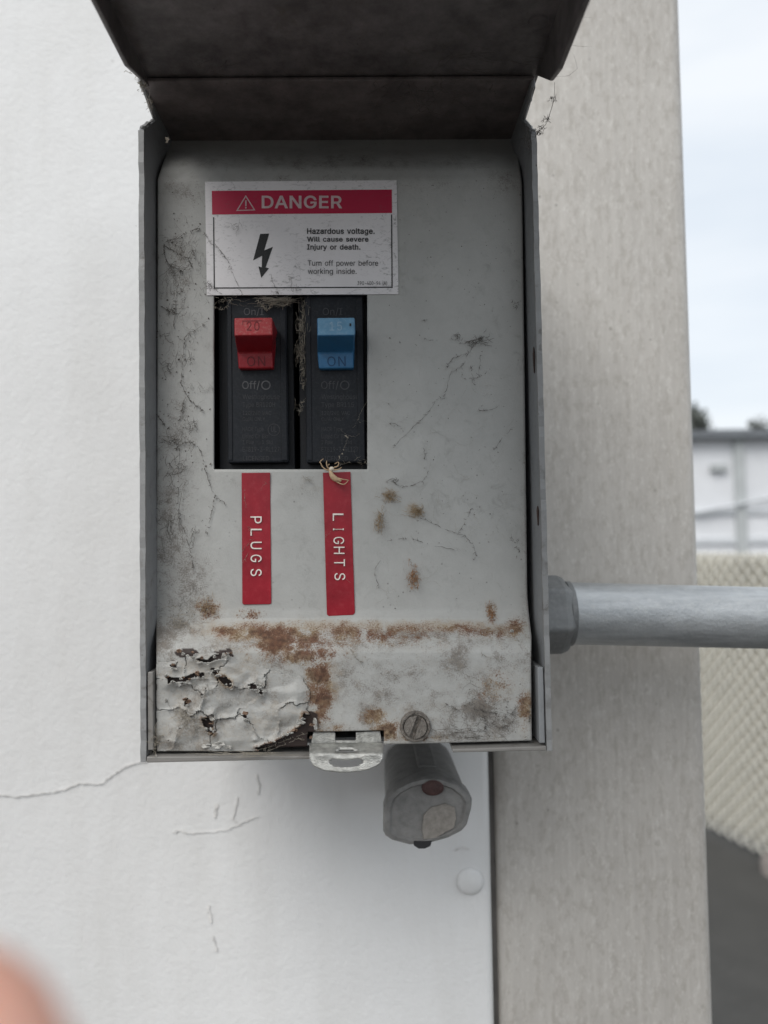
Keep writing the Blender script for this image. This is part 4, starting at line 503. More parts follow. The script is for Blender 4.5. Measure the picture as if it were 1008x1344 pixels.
o|437|207,-25 154,-19 108,2 69,34 41,77 23,129 17,187 23,247 41,299 69,342 108,374 154,395 207,402 261,395 308,374 346,342 375,299 392,247 398,187 392,129 375,77 346,34 308,2 261,-19 207,64 237,68 260,80 278,99 291,124 299,154 302,187 299,221 291,252 278,277 260,296 237,308 207,313 178,308 156,296 138,277 124,252 116,222 113,187 116,154 124,124 138,99 155,80 178,68|6-5-43 43-42-6 42-41-6 7-6-41 0-47-1 37-12-11 1-47-2 47-46-2 3-2-46 46-45-3 4-3-45 45-44-4 5-4-44 43-5-44 7-41-40 8-7-40 40-39-8 9-8-39 39-38-9 10-9-38 38-37-10 37-11-10 19-18-29 30-29-18 31-30-18 18-17-31 25-23-22 26-25-22 22-21-26 27-26-21 21-20-27 28-27-20 20-19-28 19-29-28 31-17-32 17-16-32 33-32-16 16-15-33 34-33-15 15-14-34 35-34-14 13-35-14 23-25-0 25-24-0 47-0-24 12-37-36 36-35-12 35-13-12
r|281|36,-17 36,396 129,396 129,338 105,338 116,358 143,382 176,397 212,402 221,402 230,401 238,401 260,400 260,302 236,306 228,307 218,308 208,309 186,306 167,299 152,289 141,275 133,258 131,236 131,-17 129,369|3-5-4 1-4-5 5-2-1 24-23-0 1-0-23 4-1-23 23-22-4 22-21-4 3-4-21 21-20-3 5-3-25 8-17-16 7-18-17 17-8-7 13-12-14 11-14-12 14-11-15 10-15-11 15-10-16 10-9-16 8-16-9 3-20-19 19-18-3 6-3-18 18-7-6 3-6-25 2-5-25
s|387|182,-25 142,-22 106,-13 75,4 49,27 30,56 14,107 104,126 120,89 134,75 154,66 181,63 212,66 234,76 247,89 251,103 249,114 242,123 229,132 207,139 144,154 96,170 60,196 37,231 30,274 35,310 51,342 76,367 108,386 146,398 187,401 226,398 261,388 289,372 312,350 329,324 347,278 259,258 244,288 232,302 214,312 187,315 161,312 141,303 130,291 126,277 128,265 135,256 150,247 176,239 234,226 282,209 319,183 341,149 348,107 343,70 326,37 300,10 267,-9 227,-21|3-8-4 5-4-8 8-7-5 6-5-7 48-20-49 0-11-1 11-10-1 1-10-2 10-9-2 3-2-9 8-3-9 20-48-21 48-47-21 22-21-47 47-46-22 23-22-46 24-23-46 46-45-24 25-24-45 45-44-25 26-25-44 27-26-44 44-43-27 28-27-43 43-42-28 42-29-28 40-31-41 30-41-31 18-50-19 55-54-15 36-35-37 12-59-58 13-12-58 58-57-13 14-13-57 57-56-14 56-55-14 55-15-14 15-54-16 54-53-16 53-52-16 17-16-52 52-51-17 18-17-51 50-18-51 37-35-38 35-34-38 39-38-34 34-33-39 33-32-39 40-39-32 31-40-32 11-0-59 59-12-11 49-20-19 19-50-49 29-42-41 41-30-29
t|249|221,396 221,310 -11,310 -11,396 48,488 143,488 143,99 145,81 149,73 156,69 171,67 176,67 183,68 191,69 215,73 233,-11 207,-18 194,-20 181,-21 167,-21 119,-14 80,9 55,46 48,91 143,396 143,310 48,310 48,396|9-8-20 20-8-21 22-21-8 8-7-22 23-22-7 7-6-23 25-26-6 10-19-18 11-10-18 11-18-17 12-11-17 17-16-12 13-12-16 16-15-13 15-14-13 9-20-19 19-10-9 24-27-25 5-4-24 1-0-24 25-1-24 23-6-26 3-2-26 27-3-26 26-25-27 27-24-4
u|432|183,-22 142,-18 107,-4 76,19 54,51 40,91 36,138 36,396 131,396 131,145 136,110 150,87 171,73 201,67 222,70 241,77 256,89 268,105 276,126 279,153 279,396 374,396 374,-17 281,-17 281,109 334,109 300,37 267,3 227,-16 281,17|7-6-9 0-13-12 0-12-1 1-12-2 12-11-2 3-2-11 4-3-11 11-10-4 5-4-10 6-5-10 9-6-10 7-9-8 14-28-27 15-14-27 25-26-22 22-21-25 22-26-23 26-25-24 25-21-19 20-19-21 26-24-29 17-16-24 18-17-24 24-25-18 25-19-18 13-0-28 28-14-13 15-27-16 29-24-27 24-16-27 23-26-29
v|411|151,-17 -7,396 96,396 181,161 193,126 203,92 212,58 228,4 161,4 177,58 186,91 196,126 208,161 293,396 396,396 238,-17 195,121|3-9-10 10-4-3 0-8-9 1-0-9 9-3-1 2-1-3 6-12-5 11-5-12 7-15-6 15-14-6 12-6-14 14-13-12 8-0-15 15-7-8 9-8-7 7-6-9 10-9-6 6-5-10 10-5-16 5-11-16 4-10-16
y|411|27,-150 49,-66 74,-71 89,-73 100,-72 109,-69 118,-62 126,-50 135,-29 144,-2 -7,396 96,396 181,161 193,126 203,91 212,58 228,4 161,4 177,58 186,92 196,126 208,161 293,396 396,396 220,-65 206,-94 190,-118 170,-137 146,-151 120,-160 92,-162 76,-162 62,-160 50,-157 195,121|33-1-0 2-32-31 31-3-2 32-2-33 1-33-2 4-30-29 3-31-30 30-4-3 12-19-13 19-12-18 20-14-21 23-16-24 16-23-15 21-14-15 15-23-21 23-22-21 24-16-17 16-15-17 18-17-15 15-14-18 19-18-14 19-14-34 14-20-34 4-29-28 5-4-28 28-27-5 6-5-27 27-26-6 7-6-26 26-25-7 25-24-7 8-7-24 24-17-8 9-8-17 17-18-9 18-12-9 9-12-10 11-10-12 13-19-34
z|402|25,-17 25,52 237,325 237,306 31,306 31,396 350,396 350,325 143,54 143,73 356,73 356,-17 222,306 157,73|1-0-8 8-9-1 1-9-3 2-3-7 7-3-9 2-7-6 8-0-11 11-10-8 5-4-2 2-6-5 2-4-12 3-2-12 1-3-12 8-10-13 9-8-13 7-9-13
"""
def _unpack(t):
    out = {}
    for line in t.strip().split('\n'):
        c, a, v, f = line.split('|')
        out[c] = (int(a), [tuple(map(int, p.split(','))) for p in v.split()], [tuple(map(int, q.split('-'))) for q in f.split()])
    return out
GL = {False: _unpack(GLYPHS), True: _unpack(GLYPHS_BOLD)}
def text_verts(s, bold=0.0, spacing=1.0):
    """letter shapes stored above as outlines, set in a line"""
    g = GL[bold > 0.015]; x = 0; V_, F_ = [], []
    for ch in s:
        if ch == ' ': x += 280 * spacing; continue
        a, v, f = (g.get(ch) or GL[False].get(ch) or GL[True][ch])
        n0 = len(V_); V_ += [((p[0] + x) / 1000, p[1] / 1000, 0) for p in v]; F_ += [tuple(i + n0 for i in q) for q in f]
        x += a * spacing
    return V_, F_
def text_into(mb, s, quad, lift=0.00008, bold=0.0, spacing=1.0):
    """fit a line of text into a quad of 3-D corners: bottom-left, bottom-right, top-right, top-left"""
    v, f = text_verts(s, bold, spacing)
    if not v: return
    xs = [p[0] for p in v]; ys = [p[1] for p in v]
    x0, x1, y0, y1 = min(xs), max(xs), min(ys), max(ys)
    bl, br, tr, tl = [Vector(q) for q in quad]
    n = (br - bl).cross(tl - bl).normalized()
    out = []
    for p in v:
        u = (p[0]-x0)/max(1e-9, x1-x0); t = (p[1]-y0)/max(1e-9, y1-y0)
        out.append(lerp(lerp(bl, br, u), lerp(tl, tr, u), t) + n * lift)
    mb.add(out, f)
def pxquad(x0, y0, x1, y1, Y):           # x0,y0 top-left; x1,y1 bottom-right
    return (at(x0, y1, Y), at(x1, y1, Y), at(x1, y0, Y), at(x0, y0, Y))

# ================================================================== SETTING
YW = 0.090                                    # face of the white wall
ground = MB(); ground.add([(-60, -60, 0), (60, -60, 0), (60, 120, 0), (-60, 120, 0)], [(0, 1, 2, 3)])
tag(ground.build('ground', M['asphalt']), 'dark grey asphalt yard at the foot of the fence', None, kind='structure')

# white wall to the left of the post
XWR = at(645.5, 1150, YW).x
wl = thing('wall', (-0.6, YW, 0), 'white painted wall with fine stipple texture behind the electrical box', 'wall')
b = MB(); b.box((-1.6, YW, 0.0), (XWR, YW + 0.09, 2.6)); b.build('panel', M['wall'], wl, bevel=0.0035, seg=4, smooth=True)
# domed rivet
c = at(617, 1156, YW)
b = MB(); pr = [(0.0056, -0.0002)] + [(0.0056 * math.cos(a), -0.0004 - 0.0027 * math.sin(a)) for a in [i * R(90) / 6 for i in range(7)]]
pr[-1] = (0.0002, pr[-1][1]); b.lathe(pr, c, 'Y', 32); b.build('rivet', M['wall'], wl, smooth='auto')
# hairline crack running from the box corner to the left
def ribbon(mb, pts, Y, wpx=1.6, seed=1):
    r = random.Random(seed); P = []
    for i in range(len(pts) - 1):
        for k in range(8):
            t = k / 8; P.append((lerp(pts[i][0], pts[i+1][0], t) + r.uniform(-.8, .8), lerp(pts[i][1], pts[i+1][1], t) + r.uniform(-.9, .9)))
    P.append(pts[-1])
    vs_, fs = [], []
    for i, (x, y) in enumerate(P):
        h = wpx * r.uniform(.12, .5) * (0.25 if i in (0, len(P)-1) else 1)
        dx = P[min(i+1, len(P)-1)][0] - P[max(i-1, 0)][0]; dy = P[min(i+1, len(P)-1)][1] - P[max(i-1, 0)][1]
        l = math.hypot(dx, dy) or 1; nx, ny = -dy/l*h, dx/l*h
        for yo in (0.0, 0.0002):
            vs_ += [at(x-nx, y-ny, Y - yo), at(x+nx, y+ny, Y - yo)]
    for i in range(len(P) - 1):
        a = i*4; c_ = a + 4
        fs += [(a+2, a+3, c_+3, c_+2), (a, a+2, c_+2, c_), (a+1, c_+1, c_+3, a+3)]
    mb.add(vs_, fs)
M['crack'] = plain('crack in paint', (0.63, 0.62, 0.60), 0.9, var=0.4, scale=0.2)
M['scuff'] = plain('grey scuff', (0.70, 0.688, 0.668), 0.9, var=0.3, scale=0.3)
b = MB(); ribbon(b, [(-20, 1043), (22, 1046), (62, 1041), (84, 1037), (102, 1029), (132, 1029), (148, 1018), (170, 1004), (196, 998)], YW - 0.0004, 2.0, 4)
b.build('hairline_crack', M['crack'], wl)
for i, (p, wd) in enumerate([([(226, 1093), (236, 1090), (246, 1094)], 4.0), ([(246, 1094), (275, 1093), (300, 1089), (318, 1080), (340, 1071)], 1.5),
               ([(312, 1046), (309, 1060), (305, 1075), (312, 1080)], 2.2), ([(335, 1015), (340, 1030), (338, 1043)], 4.5), ([(285, 1054), (281, 1074)], 6),
               ([(273, 1188), (275, 1200), (277, 1212)], 6.0), ([(280, 1228), (284, 1250)], 3.0), ([(597, 1117), (607, 1112), (617, 1115)], 3.0)]):
    b = MB(); ribbon(b, p, YW - 0.0003, wd, 20 + i); b.build('scuff_mark', M['scuff'], wl)

# square post at the corner
XPL, XPR = at(652.5, 1100, YW).x, at(918, 700, YW).x
YP = YW - 0.001
b = MB(); b.box((XPL, YP, 0.0), (XPR, YP + 0.089, 2.7))
po = b.build('post', M['post'], None, bevel=0.006, seg=5, smooth=True)
tag(po, 'square weathered beige post standing at the right end of the white wall', 'post')
b = MB(); b.box((XWR - 0.003, YW + 0.006, 0.0), (XPL + 0.003, YW + 0.05, 2.55)); b.build('joint', M['joint'], wl)

# ------------------------------------------------------------------ far background
def far(px, py, d): return at(px, py, d - 0.235)
# chain link fence with tan fabric
fA, fB = gnd(925, 1090), gnd(1008, 1134)
fd = (fB - fA); fd.z = 0; fd.normalize()
fn = Vector((-fd.y, fd.x, 0))
if fn.dot(CAM - fA) < 0: fn = -fn
F0 = fA - fd * 1.9; FL = 3.6; FH = 1.40; FZ = 0.03
fence = thing('fence', (F0.x, F0.y, 0), 'tan fabric covered chain link fence running along the dark asphalt', 'fence')
b = MB(); nx, nz = 90, 20
vs_, fs = [], []
for i in range(nx + 1):
    for j in range(nz + 1):
        s_, z = FL * i / nx, FZ + 0.02 + (FH - 0.03) * j / nz
        off = 0.035 + 0.012 * math.sin(s_ * 9 + z * 2) + 0.006 * math.sin(s_ * 23 + z * 7)
        p = F0 + fd * s_ - fn * off; vs_.append((p.x, p.y, z))
for i in range(nx):
    for j in range(nz):
        a = i * (nz + 1) + j; fs.append((a, a + nz + 1, a + nz + 2, a + 1))
b.add(vs_, fs); o = b.build('privacy_screen', M['screen'], fence, smooth=True, fixn=False)
m_ = o.modifiers.new('thick', 'SOLIDIFY'); m_.thickness = 0.003
b = MB(); cell = 0.075
k = -int(FH / cell) - 1
while k * cell < FL:
    for sgn in (1, -1):
        pts = []
        for (s_, z) in ((k * cell, 0.0), (k * cell + FH, FH)):
            pts.append((s_, z if sgn > 0 else FH - z))
        (s0, z0), (s1, z1) = pts
        t0 = max(0, (0 - s0) / (s1 - s0)); t1 = min(1, (FL - s0) / (s1 - s0))
        if t1 - t0 > 0.01:
            P = []
            m2 = 14
            for q in range(m2 + 1):
                t = lerp(t0, t1, q / m2); p = F0 + fd * lerp(s0, s1, t) + fn * (0.004 * sgn)
                P.append((p.x, p.y, FZ + lerp(z0, z1, t)))
            b.tube(P, 0.0078, 4)
    k += 1
tag(b.build('chain_link_mesh', M['wire'], fence), None, None, kind='stuff')
for s_ in (0.1, 2.72):
    p = F0 + fd * s_ - fn * 0.07
    b = MB(); b.lathe([(0.025, 0.0), (0.025, FH + 0.02), (0.02, FH + 0.05), (0.003, FH + 0.06)], (p.x, p.y, 0), 'Z', 14); b.build('fence_post', M['fencepost'], fence, smooth='auto')
p = F0 + fd * 1.96 + fn * 0.02; p2 = gnd(1026, 1147)
b = MB(); b.lathe([(0.085, 0.0), (0.085, 0.05), (0.07, 0.07), (0.02, 0.075)], (p2.x, p2.y, 0), 'Z', 18); b.build('footing', M['footing'], fence, smooth='auto')
b = MB(); pa = F0 + fn * 0.0; pb = F0 + fd * FL; b.tube([(pa.x, pa.y, FZ + FH - 0.02), (pb.x, pb.y, FZ + FH - 0.02)], 0.004, 6); b.build('tension_wire', M['wire'], fence)

# white building beyond
D = 14.0
zt = far(960, 577, D).z; xl = far(880, 600, D).x; yb = D - 0.235
bd = thing('building', (8.0, yb, 0), 'long low white building with a dark roof edge beyond the fence', 'building')
b = MB(); b.box((2.5, yb, 0), (18, yb + 6, zt)); b.build('wall', M['white_siding'], bd)
b = MB(); zr = far(960, 566, D).z; b.box((2.2, yb - 0.25, zt + 0.002), (18.3, yb + 6.2, zr)); b.build('roof', M['roof'], bd)
x0, x1 = far(963, 640, D).x, far(976, 640, D).x
b = MB(); b.box((x0, yb - 0.09, 0), (x1, yb - 0.002, zt - 0.003)); b.build('pilaster', M['grey_trim'], bd)
for k in (-3, -2, -1, 1, 2, 3, 4):
    b = MB(); b.box((x0 + k * 1.55, yb - 0.09, 0), (x1 + k * 1.55, yb - 0.002, zt - 0.003)); b.build('pilaster', M['grey_trim'], bd)
for (ya, yc) in ((669, 676), (706, 714)):
    za, zc = far(950, ya, D).z, far(950, yc, D).z
    b = MB(); b.box((2.6, yb - 0.05, zc), (17.9, yb - 0.003, za)); b.build('rail', M['pale_trim'], bd)
pA, pB = far(905, 674, D), far(1060, 644, D)
b = MB(); b.tube([(pA.x, yb - 0.14, pA.z), (pB.x, yb - 0.14, pB.z)], 0.03, 8); b.build('handrail', M['pale_trim'], bd)
b = MB(); q = far(942, 614, D); b.box((q.x - .16, yb - .12, q.z - .07), (q.x + .14, yb - .003, q.z + .07)); b.build('wall_lamp', M['grey_trim'], bd, bevel=0.02)

# trees beyond the building
def tree(name, px, py_top, d, rx, rz, label, n=1600, seed=3):
    r = random.Random(seed); c = far(px, py_top, d); cz = c.z - rz
    t = thing(name, (c.x, c.y, 0), label, 'tree', 'trees behind the white building')
    b = MB(); b.tube([(c.x, c.y, 0), (c.x + .08, c.y, cz * .5), (c.x, c.y + .05, cz)], [.16, .12, .07], 8)
    for k in range(6):
        a = r.uniform(0, 6.28); b.tube([(c.x, c.y, cz * r.uniform(.6, .9)), (c.x + math.cos(a) * rx * .6, c.y + math.sin(a) * rx * .6, cz + rz * r.uniform(-.2, .6))], [.06, .02], 5)
    b.build('trunk', M['bark'], t)
    b = MB()
    cl = [(r.uniform(-.8, .8) * rx, r.uniform(-.8, .8) * rx, r.uniform(-.7, .75) * rz, r.uniform(.25, .5)) for _ in range(16)]
    for k in range(n):
        q = r.choice(cl); v = Vector((r.gauss(0, .5), r.gauss(0, .5), r.gauss(0, .5))) * q[3] * rx
        p = Vector((c.x + q[0], c.y + q[1], cz + q[2])) + v
        if p.z > c.z + .15: continue
        e = Euler((r.uniform(0, 6), r.uniform(0, 6), r.uniform(0, 6))).to_matrix(); s_ = r.uniform(.05, .11)
        b.add([p + e @ Vector(u) * s_ for u in ((-1, -.5, 0), (1, -.5, 0), (1.1, .5, .2), (-1, .5, .1))], [(0, 1, 2, 3)])
    b.build('crown', M['leaf'], t, fixn=False)
tree('tree', 890, 538, 22.5, 0.75, 0.7, 'dark tree showing just beside the post above the roof', seed=3)
tree('tree', 1030, 546, 34, 1.5, 0.9, 'tree at the right edge above the dark roof', n=2200, seed=9)

# ================================================================== ELECTRICAL BOX
YF, YB = -0.012, YW - 0.0005                       # front edges and back of the enclosure
XL, XR = at(184, 620, YF).x, at(715, 620, YF).x
ZB = (at(184, 1000, YF).z + at(715, 985, YF).z) / 2
TH = 0.0014
ZTOP = CAMZ + 0.1385
box = thing('electrical_box', ((XL + XR) / 2, YB, ZB), 'grey steel breaker box with raised lid and rusty peeling cover', 'electrical box')
# side walls: profile in the (Y, z) plane with the notch under the hood
def side_prof(pxf, pyf, pxn, pyn, pxe, pye, pyb):
    return [(YF, at(pxf, pyb, YF).z), (YF, at(pxf, pyf, YF).z), (YF + .0012, at(pxf, pyf - 3, YF).z), (0.002, at(pxn, pyn, 0.002).z),
            (-0.013, at(pxe, pye, -0.013).z), (-0.0132, ZTOP - TH - .0001), (YB, ZTOP - TH - .0001), (YB, at(pxf, pyb, YF).z)]
lp = side_prof(184, 168, 200, 156, 183, 102, 1001)
b = MB(); b.prism([(XL, y, z) for y, z in lp], (TH, 0, 0)); b.build('side_wall', M['box'], box, bevel=0.0004)
rp = side_prof(712, 172, 689, 157, 708, 114, 986)
b = MB(); b.prism([(XR, y, z) for y, z in rp], (-TH, 0, 0)); b.build('side_wall', M['box'], box, bevel=0.0004)
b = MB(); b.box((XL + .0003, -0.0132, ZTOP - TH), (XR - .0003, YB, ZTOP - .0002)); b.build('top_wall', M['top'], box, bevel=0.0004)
b = MB(); b.box((XL + TH + .0002, YB - TH, ZB + .002), (XR - TH - .0002, YB - .0001, ZTOP - TH - .0003)); b.build('back_wall', M['dark'], box)
# bottom wall set back, with a front lip on either side of the latch
b = MB(); b.box((XL + TH + .0002, 0.0005, ZB + .0008), (XR - TH - .0002, YB, ZB + .0008 + TH)); b.build('bottom_wall', M['box'], box)
M['lip'] = enamel('grimy lip enamel', (0.24, 0.23, 0.215), speck=0.9, grime=1.0)
xa, xb = at(411, 1000, YF).x, at(594, 990, YF).x
b = MB(); b.prism([(XL + TH + .0002, YF - .0004, at(185, 1001, YF).z), (xa, YF - .0004, at(411, 996, YF).z), (xa, YF - .0004, at(411, 991.5, YF).z), (XL + TH + .0002, YF - .0004, at(185, 993, YF).z)], (0, .0121, 0)); b.build('bottom_lip', M['lip'], box, bevel=0.0003)
b = MB(); b.prism([(xb, YF - .0004, at(594, 987.5, YF).z), (XR - TH - .0002, YF - .0004, at(712, 985, YF).z), (XR - TH - .0002, YF - .0004, at(712, 979, YF).z), (xb, YF - .0004, at(594, 983, YF).z)], (0, .0121, 0)); b.build('bottom_lip', M['lip'], box, bevel=0.0003)
# upright tabs of the lip inside either side wall
b = MB(); b.box((XL + TH + .0004, YF + .0002, at(200, 985, YF).z), (XL + TH + .0020, 0.004, at(200, 882, YF).z)); b.build('corner_tab', M['lip'], box, bevel=0.0003)
b = MB(); b.box((XR - TH - .0021, YF + .0002, at(705, 976, YF).z), (XR - TH - .0004, 0.004, at(705, 876, YF).z)); b.build('corner_tab', M['box'], box, bevel=0.0003)
M['edge'] = enamel('worn chalky edge', (0.27, 0.272, 0.27), speck=1.0, grime=1.0)
def edge_strip(x, px, y0, y1, seed):
    r = random.Random(seed); b = MB(); ys = np.linspace(y0, y1, 60); L_, R_ = [], []
    for k, py in enumerate(ys):
        z = at(px, float(py), YF).z; q = r.uniform(-.00025, .00025)
        L_.append((x - .00072 - r.uniform(0, .00015), YF - .0003 + q, z)); R_.append((x + .00072 + r.uniform(0, .00015), YF - .0003 + q, z))
    vs_ = L_ + R_ + [(p[0], YF + .0012, p[2]) for p in L_] + [(p[0], YF + .0012, p[2]) for p in R_]; n = len(L_); fs = []
    for k in range(n - 1):
        fs += [(k, n + k, n + k + 1, k + 1), (2*n + k, k, k + 1, 2*n + k + 1), (n + k, 3*n + k, 3*n + k + 1, n + k + 1)]
    b.add(vs_, fs); b.build('worn_edge', M['edge'], box)
edge_strip(XL + TH / 2, 184, 172, 1000, 1); edge_strip(XR - TH / 2, 714, 176, 985, 2)
# rust chips on the right side wall
for (py0, py1) in ((455, 490), (664, 690)):
    b = MB(); x = XR - TH - .0001
    y0 = -0.0085; zc = at(702, (py0 + py1) / 2, y0).z; hh = abs(at(702, py0, y0).z - at(702, py1, y0).z) / 2
    b.prism([(x, y0 + .0011 * math.cos(a) * (1 + .3 * math.sin(3 * a)), zc + hh * math.sin(a)) for a in [i * 6.283 / 12 for i in range(12)]], (-.00015, 0, 0)); b.build('rust_chip', M['dark_steel'], box)

# lid: swung up level, seen from below
LXL, LXR = -0.0650, 0.0522
LY0, LY1 = -0.0040, -0.205
LZ = ZTOP + TH + 0.0003
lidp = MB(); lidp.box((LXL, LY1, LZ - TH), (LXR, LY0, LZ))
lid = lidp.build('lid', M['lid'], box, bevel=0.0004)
def flange(x, pxc, pyc, px2, py2, pend, plast, s):
    # outline in the (Y, z) plane: lower edge read off the photograph, cut corner at the hinge end
    def onx(px, py):
        d = ray(px, py); t = (x - CAM.x) / d.x; p = CAM + d * t; return p.y, p.z
    y0, z0 = onx(pxc, pyc); y1, z1 = onx(px2, py2)
    zl = (z0 + z1) / 2
    ye, ze = onx(*pend)
    pts = [(LY1, LZ - TH - .0003), (LY1, zl), (y0, zl), (ye, max(ze, zl + .001)), (onx(plast, 100)[0], LZ - TH - .0003)]
    b = MB(); b.prism([(x, y, z) for y, z in pts], (s * TH, 0, 0)); return b
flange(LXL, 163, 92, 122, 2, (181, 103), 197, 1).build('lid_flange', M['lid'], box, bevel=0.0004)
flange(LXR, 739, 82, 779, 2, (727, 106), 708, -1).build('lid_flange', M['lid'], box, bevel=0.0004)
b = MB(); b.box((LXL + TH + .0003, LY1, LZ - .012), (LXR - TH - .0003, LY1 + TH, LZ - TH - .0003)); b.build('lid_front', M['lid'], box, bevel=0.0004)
b = MB(); b.tube([(XL + .004, LY0 + .0018, LZ + .0004), (XR - .004, LY0 + .0018, LZ + .0004)], 0.0016, 10); b.build('hinge', M['box'], box, smooth='auto')
def worn_line(pts, r, seed):
    q = random.Random(seed); P = []
    for i in range(len(pts) - 1):
        for k in range(8): P.append(Vector(pts[i]).lerp(Vector(pts[i + 1]), k / 8) + Vector((q.gauss(0, .00006), q.gauss(0, .00008), q.gauss(0, .00008))))
    P.append(Vector(pts[-1])); b = MB(); b.tube(P, [r * q.uniform(.5, 1.3) for _ in P], 6); b.build('worn_edge', M['edge'], box)
worn_line([(XL + TH / 2, y, z) for y, z in lp[1:5]], .0006, 3); worn_line([(XR - TH / 2, y, z) for y, z in rp[1:5]], .0006, 4)
# dimple in the lid underside
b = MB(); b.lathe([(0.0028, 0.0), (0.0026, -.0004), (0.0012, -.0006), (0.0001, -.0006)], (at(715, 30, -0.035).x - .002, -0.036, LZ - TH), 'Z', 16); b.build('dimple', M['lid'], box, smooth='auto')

# ------------------------------------------------------------------ dead front cover: pressed sheet with breaker window and latch notch
WX0, WX1, WY0, WY1 = 280.5, 482.0, 386.0, 616.0
NX0, NX1, NY0 = 403.0, 504.0, 965.0
def prof_y(py):
    return np.interp(py, [150, 178, 196, 208, 220, 236, 800, 812, 822, 834, 845, 856, 866, 1000],
                     [.030, .022, .0165, .0085, .0025, 0, 0, -.0004, -.0022, -.0052, -.0078, -.0092, -.0095, -.0095])
def right_px(py): return np.interp(py, [150, 200, 240, 500, 780, 800, 835, 870, 985], [672, 679, 685, 688.5, 692, 693.5, 697.5, 697, 697.8])
def left_px(py): return np.interp(py, [150, 178, 200, 235, 500, 800, 985], [224, 222, 219, 207, 206.5, 205, 206])
cols = np.unique(np.concatenate([np.linspace(206, WX0, 40), np.linspace(WX0, NX0, 64), np.linspace(NX0, WX1, 26), np.linspace(WX1, NX1, 8), np.linspace(NX1, 697, 64)]).round(4))
rows = np.unique(np.concatenate([np.linspace(150, 236, 24), np.linspace(236, WY0, 36), np.linspace(WY0, WY1, 50), np.linspace(WY1, 800, 46), np.linspace(800, 870, 36), np.linspace(870, NY0, 56), np.linspace(NY0, 985, 10)]).round(4))
def warp(x, y):
    t = (x - 206) / (697 - 206)
    l, r_ = left_px(y), right_px(y)
    # keep the window and notch edges where they are, ease only toward the outer edges
    xx = x + (l - 206) * np.clip((WX0 - x) / (WX0 - 206), 0, 1) + (r_ - 697) * np.clip((x - NX1) / (697 - NX1), 0, 1)
    yb_ = 985 - 13 * t
    yy = np.where(y > 870, 870 + (y - 870) * (yb_ - 870) / (985 - 870), y)
    return xx, yy
def blob(x, y, cx, cy, rx, ry, p=2.0):
    return np.exp(-(np.abs((x - cx) / rx) ** p + np.abs((y - cy) / ry) ** p))
def stains(x, y):
    n1 = fbm(x / 30, y / 30, 3); n2 = fbm(x / 9, y / 9, 11)
    rust = 0.0
    for a in [(345, 832, 50, 13, 1.0), (300, 828, 26, 8, .75), (400, 838, 45, 13, .95), (372, 850, 40, 12, .8), (398, 862, 32, 13, 1.0), (425, 858, 22, 10, .75),
              (421, 895, 15, 22, 1.1), (424, 922, 14, 20, 1.1), (415, 940, 18, 14, .9), (440, 958, 20, 10, .6), (490, 942, 16, 12, .8), (512, 958, 22, 12, 1.1), (470, 832, 45, 11, .62), (530, 826, 60, 9, .5),
              (605, 826, 36, 9, .7), (676, 824, 14, 14, .75), (645, 806, 8, 16, .7), (650, 900, 26, 24, .5), (690, 930, 12, 32, .75), (545, 968, 40, 6, .6), (275, 800, 22, 18, .5), (330, 806, 22, 8, .6), (385, 850, 80, 26, .5), (440, 832, 190, 18, .55), (375, 842, 55, 22, .95), (418, 905, 20, 50, .95), (640, 830, 60, 12, .5), (420, 905, 22, 60, .7)]:
        rust = np.maximum(rust, a[4] * blob(x, y, *a[:4]))
    dirt = 0.0
    for a in [(215, 700, 45, 130, .52), (235, 560, 34, 60, .42), (212, 850, 30, 60, .75), (230, 830, 60, 22, .8), (270, 850, 60, 20, .6), (245, 760, 45, 60, .55),
              (450, 212, 300, 16, .5), (240, 250, 50, 30, .42), (660, 235, 40, 26, .5), (440, 240, 260, 16, .4), (235, 350, 24, 70, .42),
              (630, 935, 36, 30, .85), (655, 945, 40, 34, .8), (600, 965, 70, 12, .7), (560, 830, 90, 14, .66), (640, 828, 40, 10, .8), (420, 838, 230, 22, .62), (350, 845, 150, 18, .7), (540, 832, 120, 13, .75), (440, 910, 60, 60, .42), (690, 700, 8, 200, .4),
              (260, 950, 40, 26, .72), (540, 890, 40, 30, .45), (475, 885, 40, 25, .42), (370, 960, 40, 16, .5), (230, 978, 60, 10, .8), (511, 650, 14, 14, .5), (548, 672, 16, 14, .45), (500, 690, 14, 18, .5), (543, 757, 16, 18, .5),
              (627, 447, 10, 8, .5), (300, 632, 40, 14, .3), (400, 640, 40, 16, .35)]:
        dirt = np.maximum(dirt, a[4] * blob(x, y, *a[:4]))
    dust = 0.0
    for a in [(450, 822, 250, 10, .75), (600, 822, 90, 10, .8), (300, 870, 90, 40, .45), (410, 640, 20, 10, .4), (546, 670, 16, 12, .7), (512, 650, 14, 12, .6), (543, 760, 12, 16, .6), (497, 688, 12, 18, .5),
              (660, 905, 40, 40, .4), (350, 940, 70, 40, .42), (430, 900, 30, 50, .55), (320, 830, 80, 16, .7)]:
        dust = np.maximum(dust, a[4] * blob(x, y, *a[:4]))
    low = np.clip((y - 815) / 25, 0, 1)
    dirt = np.maximum(dirt, low * .46 * fbm(x / 30, y / 24, 61) * 1.7); dust = np.maximum(dust, low * .26)
    dirt = np.maximum(dirt, .26 * fbm(x / 70, y / 90, 62) * np.clip((330 - x) / 90, .25, 1) * 1.5)
    q = 1.0 + 0.9 * (n1 - .5) + 1.1 * (n2 - .5)
    return np.clip(rust * q, 0, 1), np.clip(dirt * q, 0, 1), np.clip(dust * q, 0, 1)

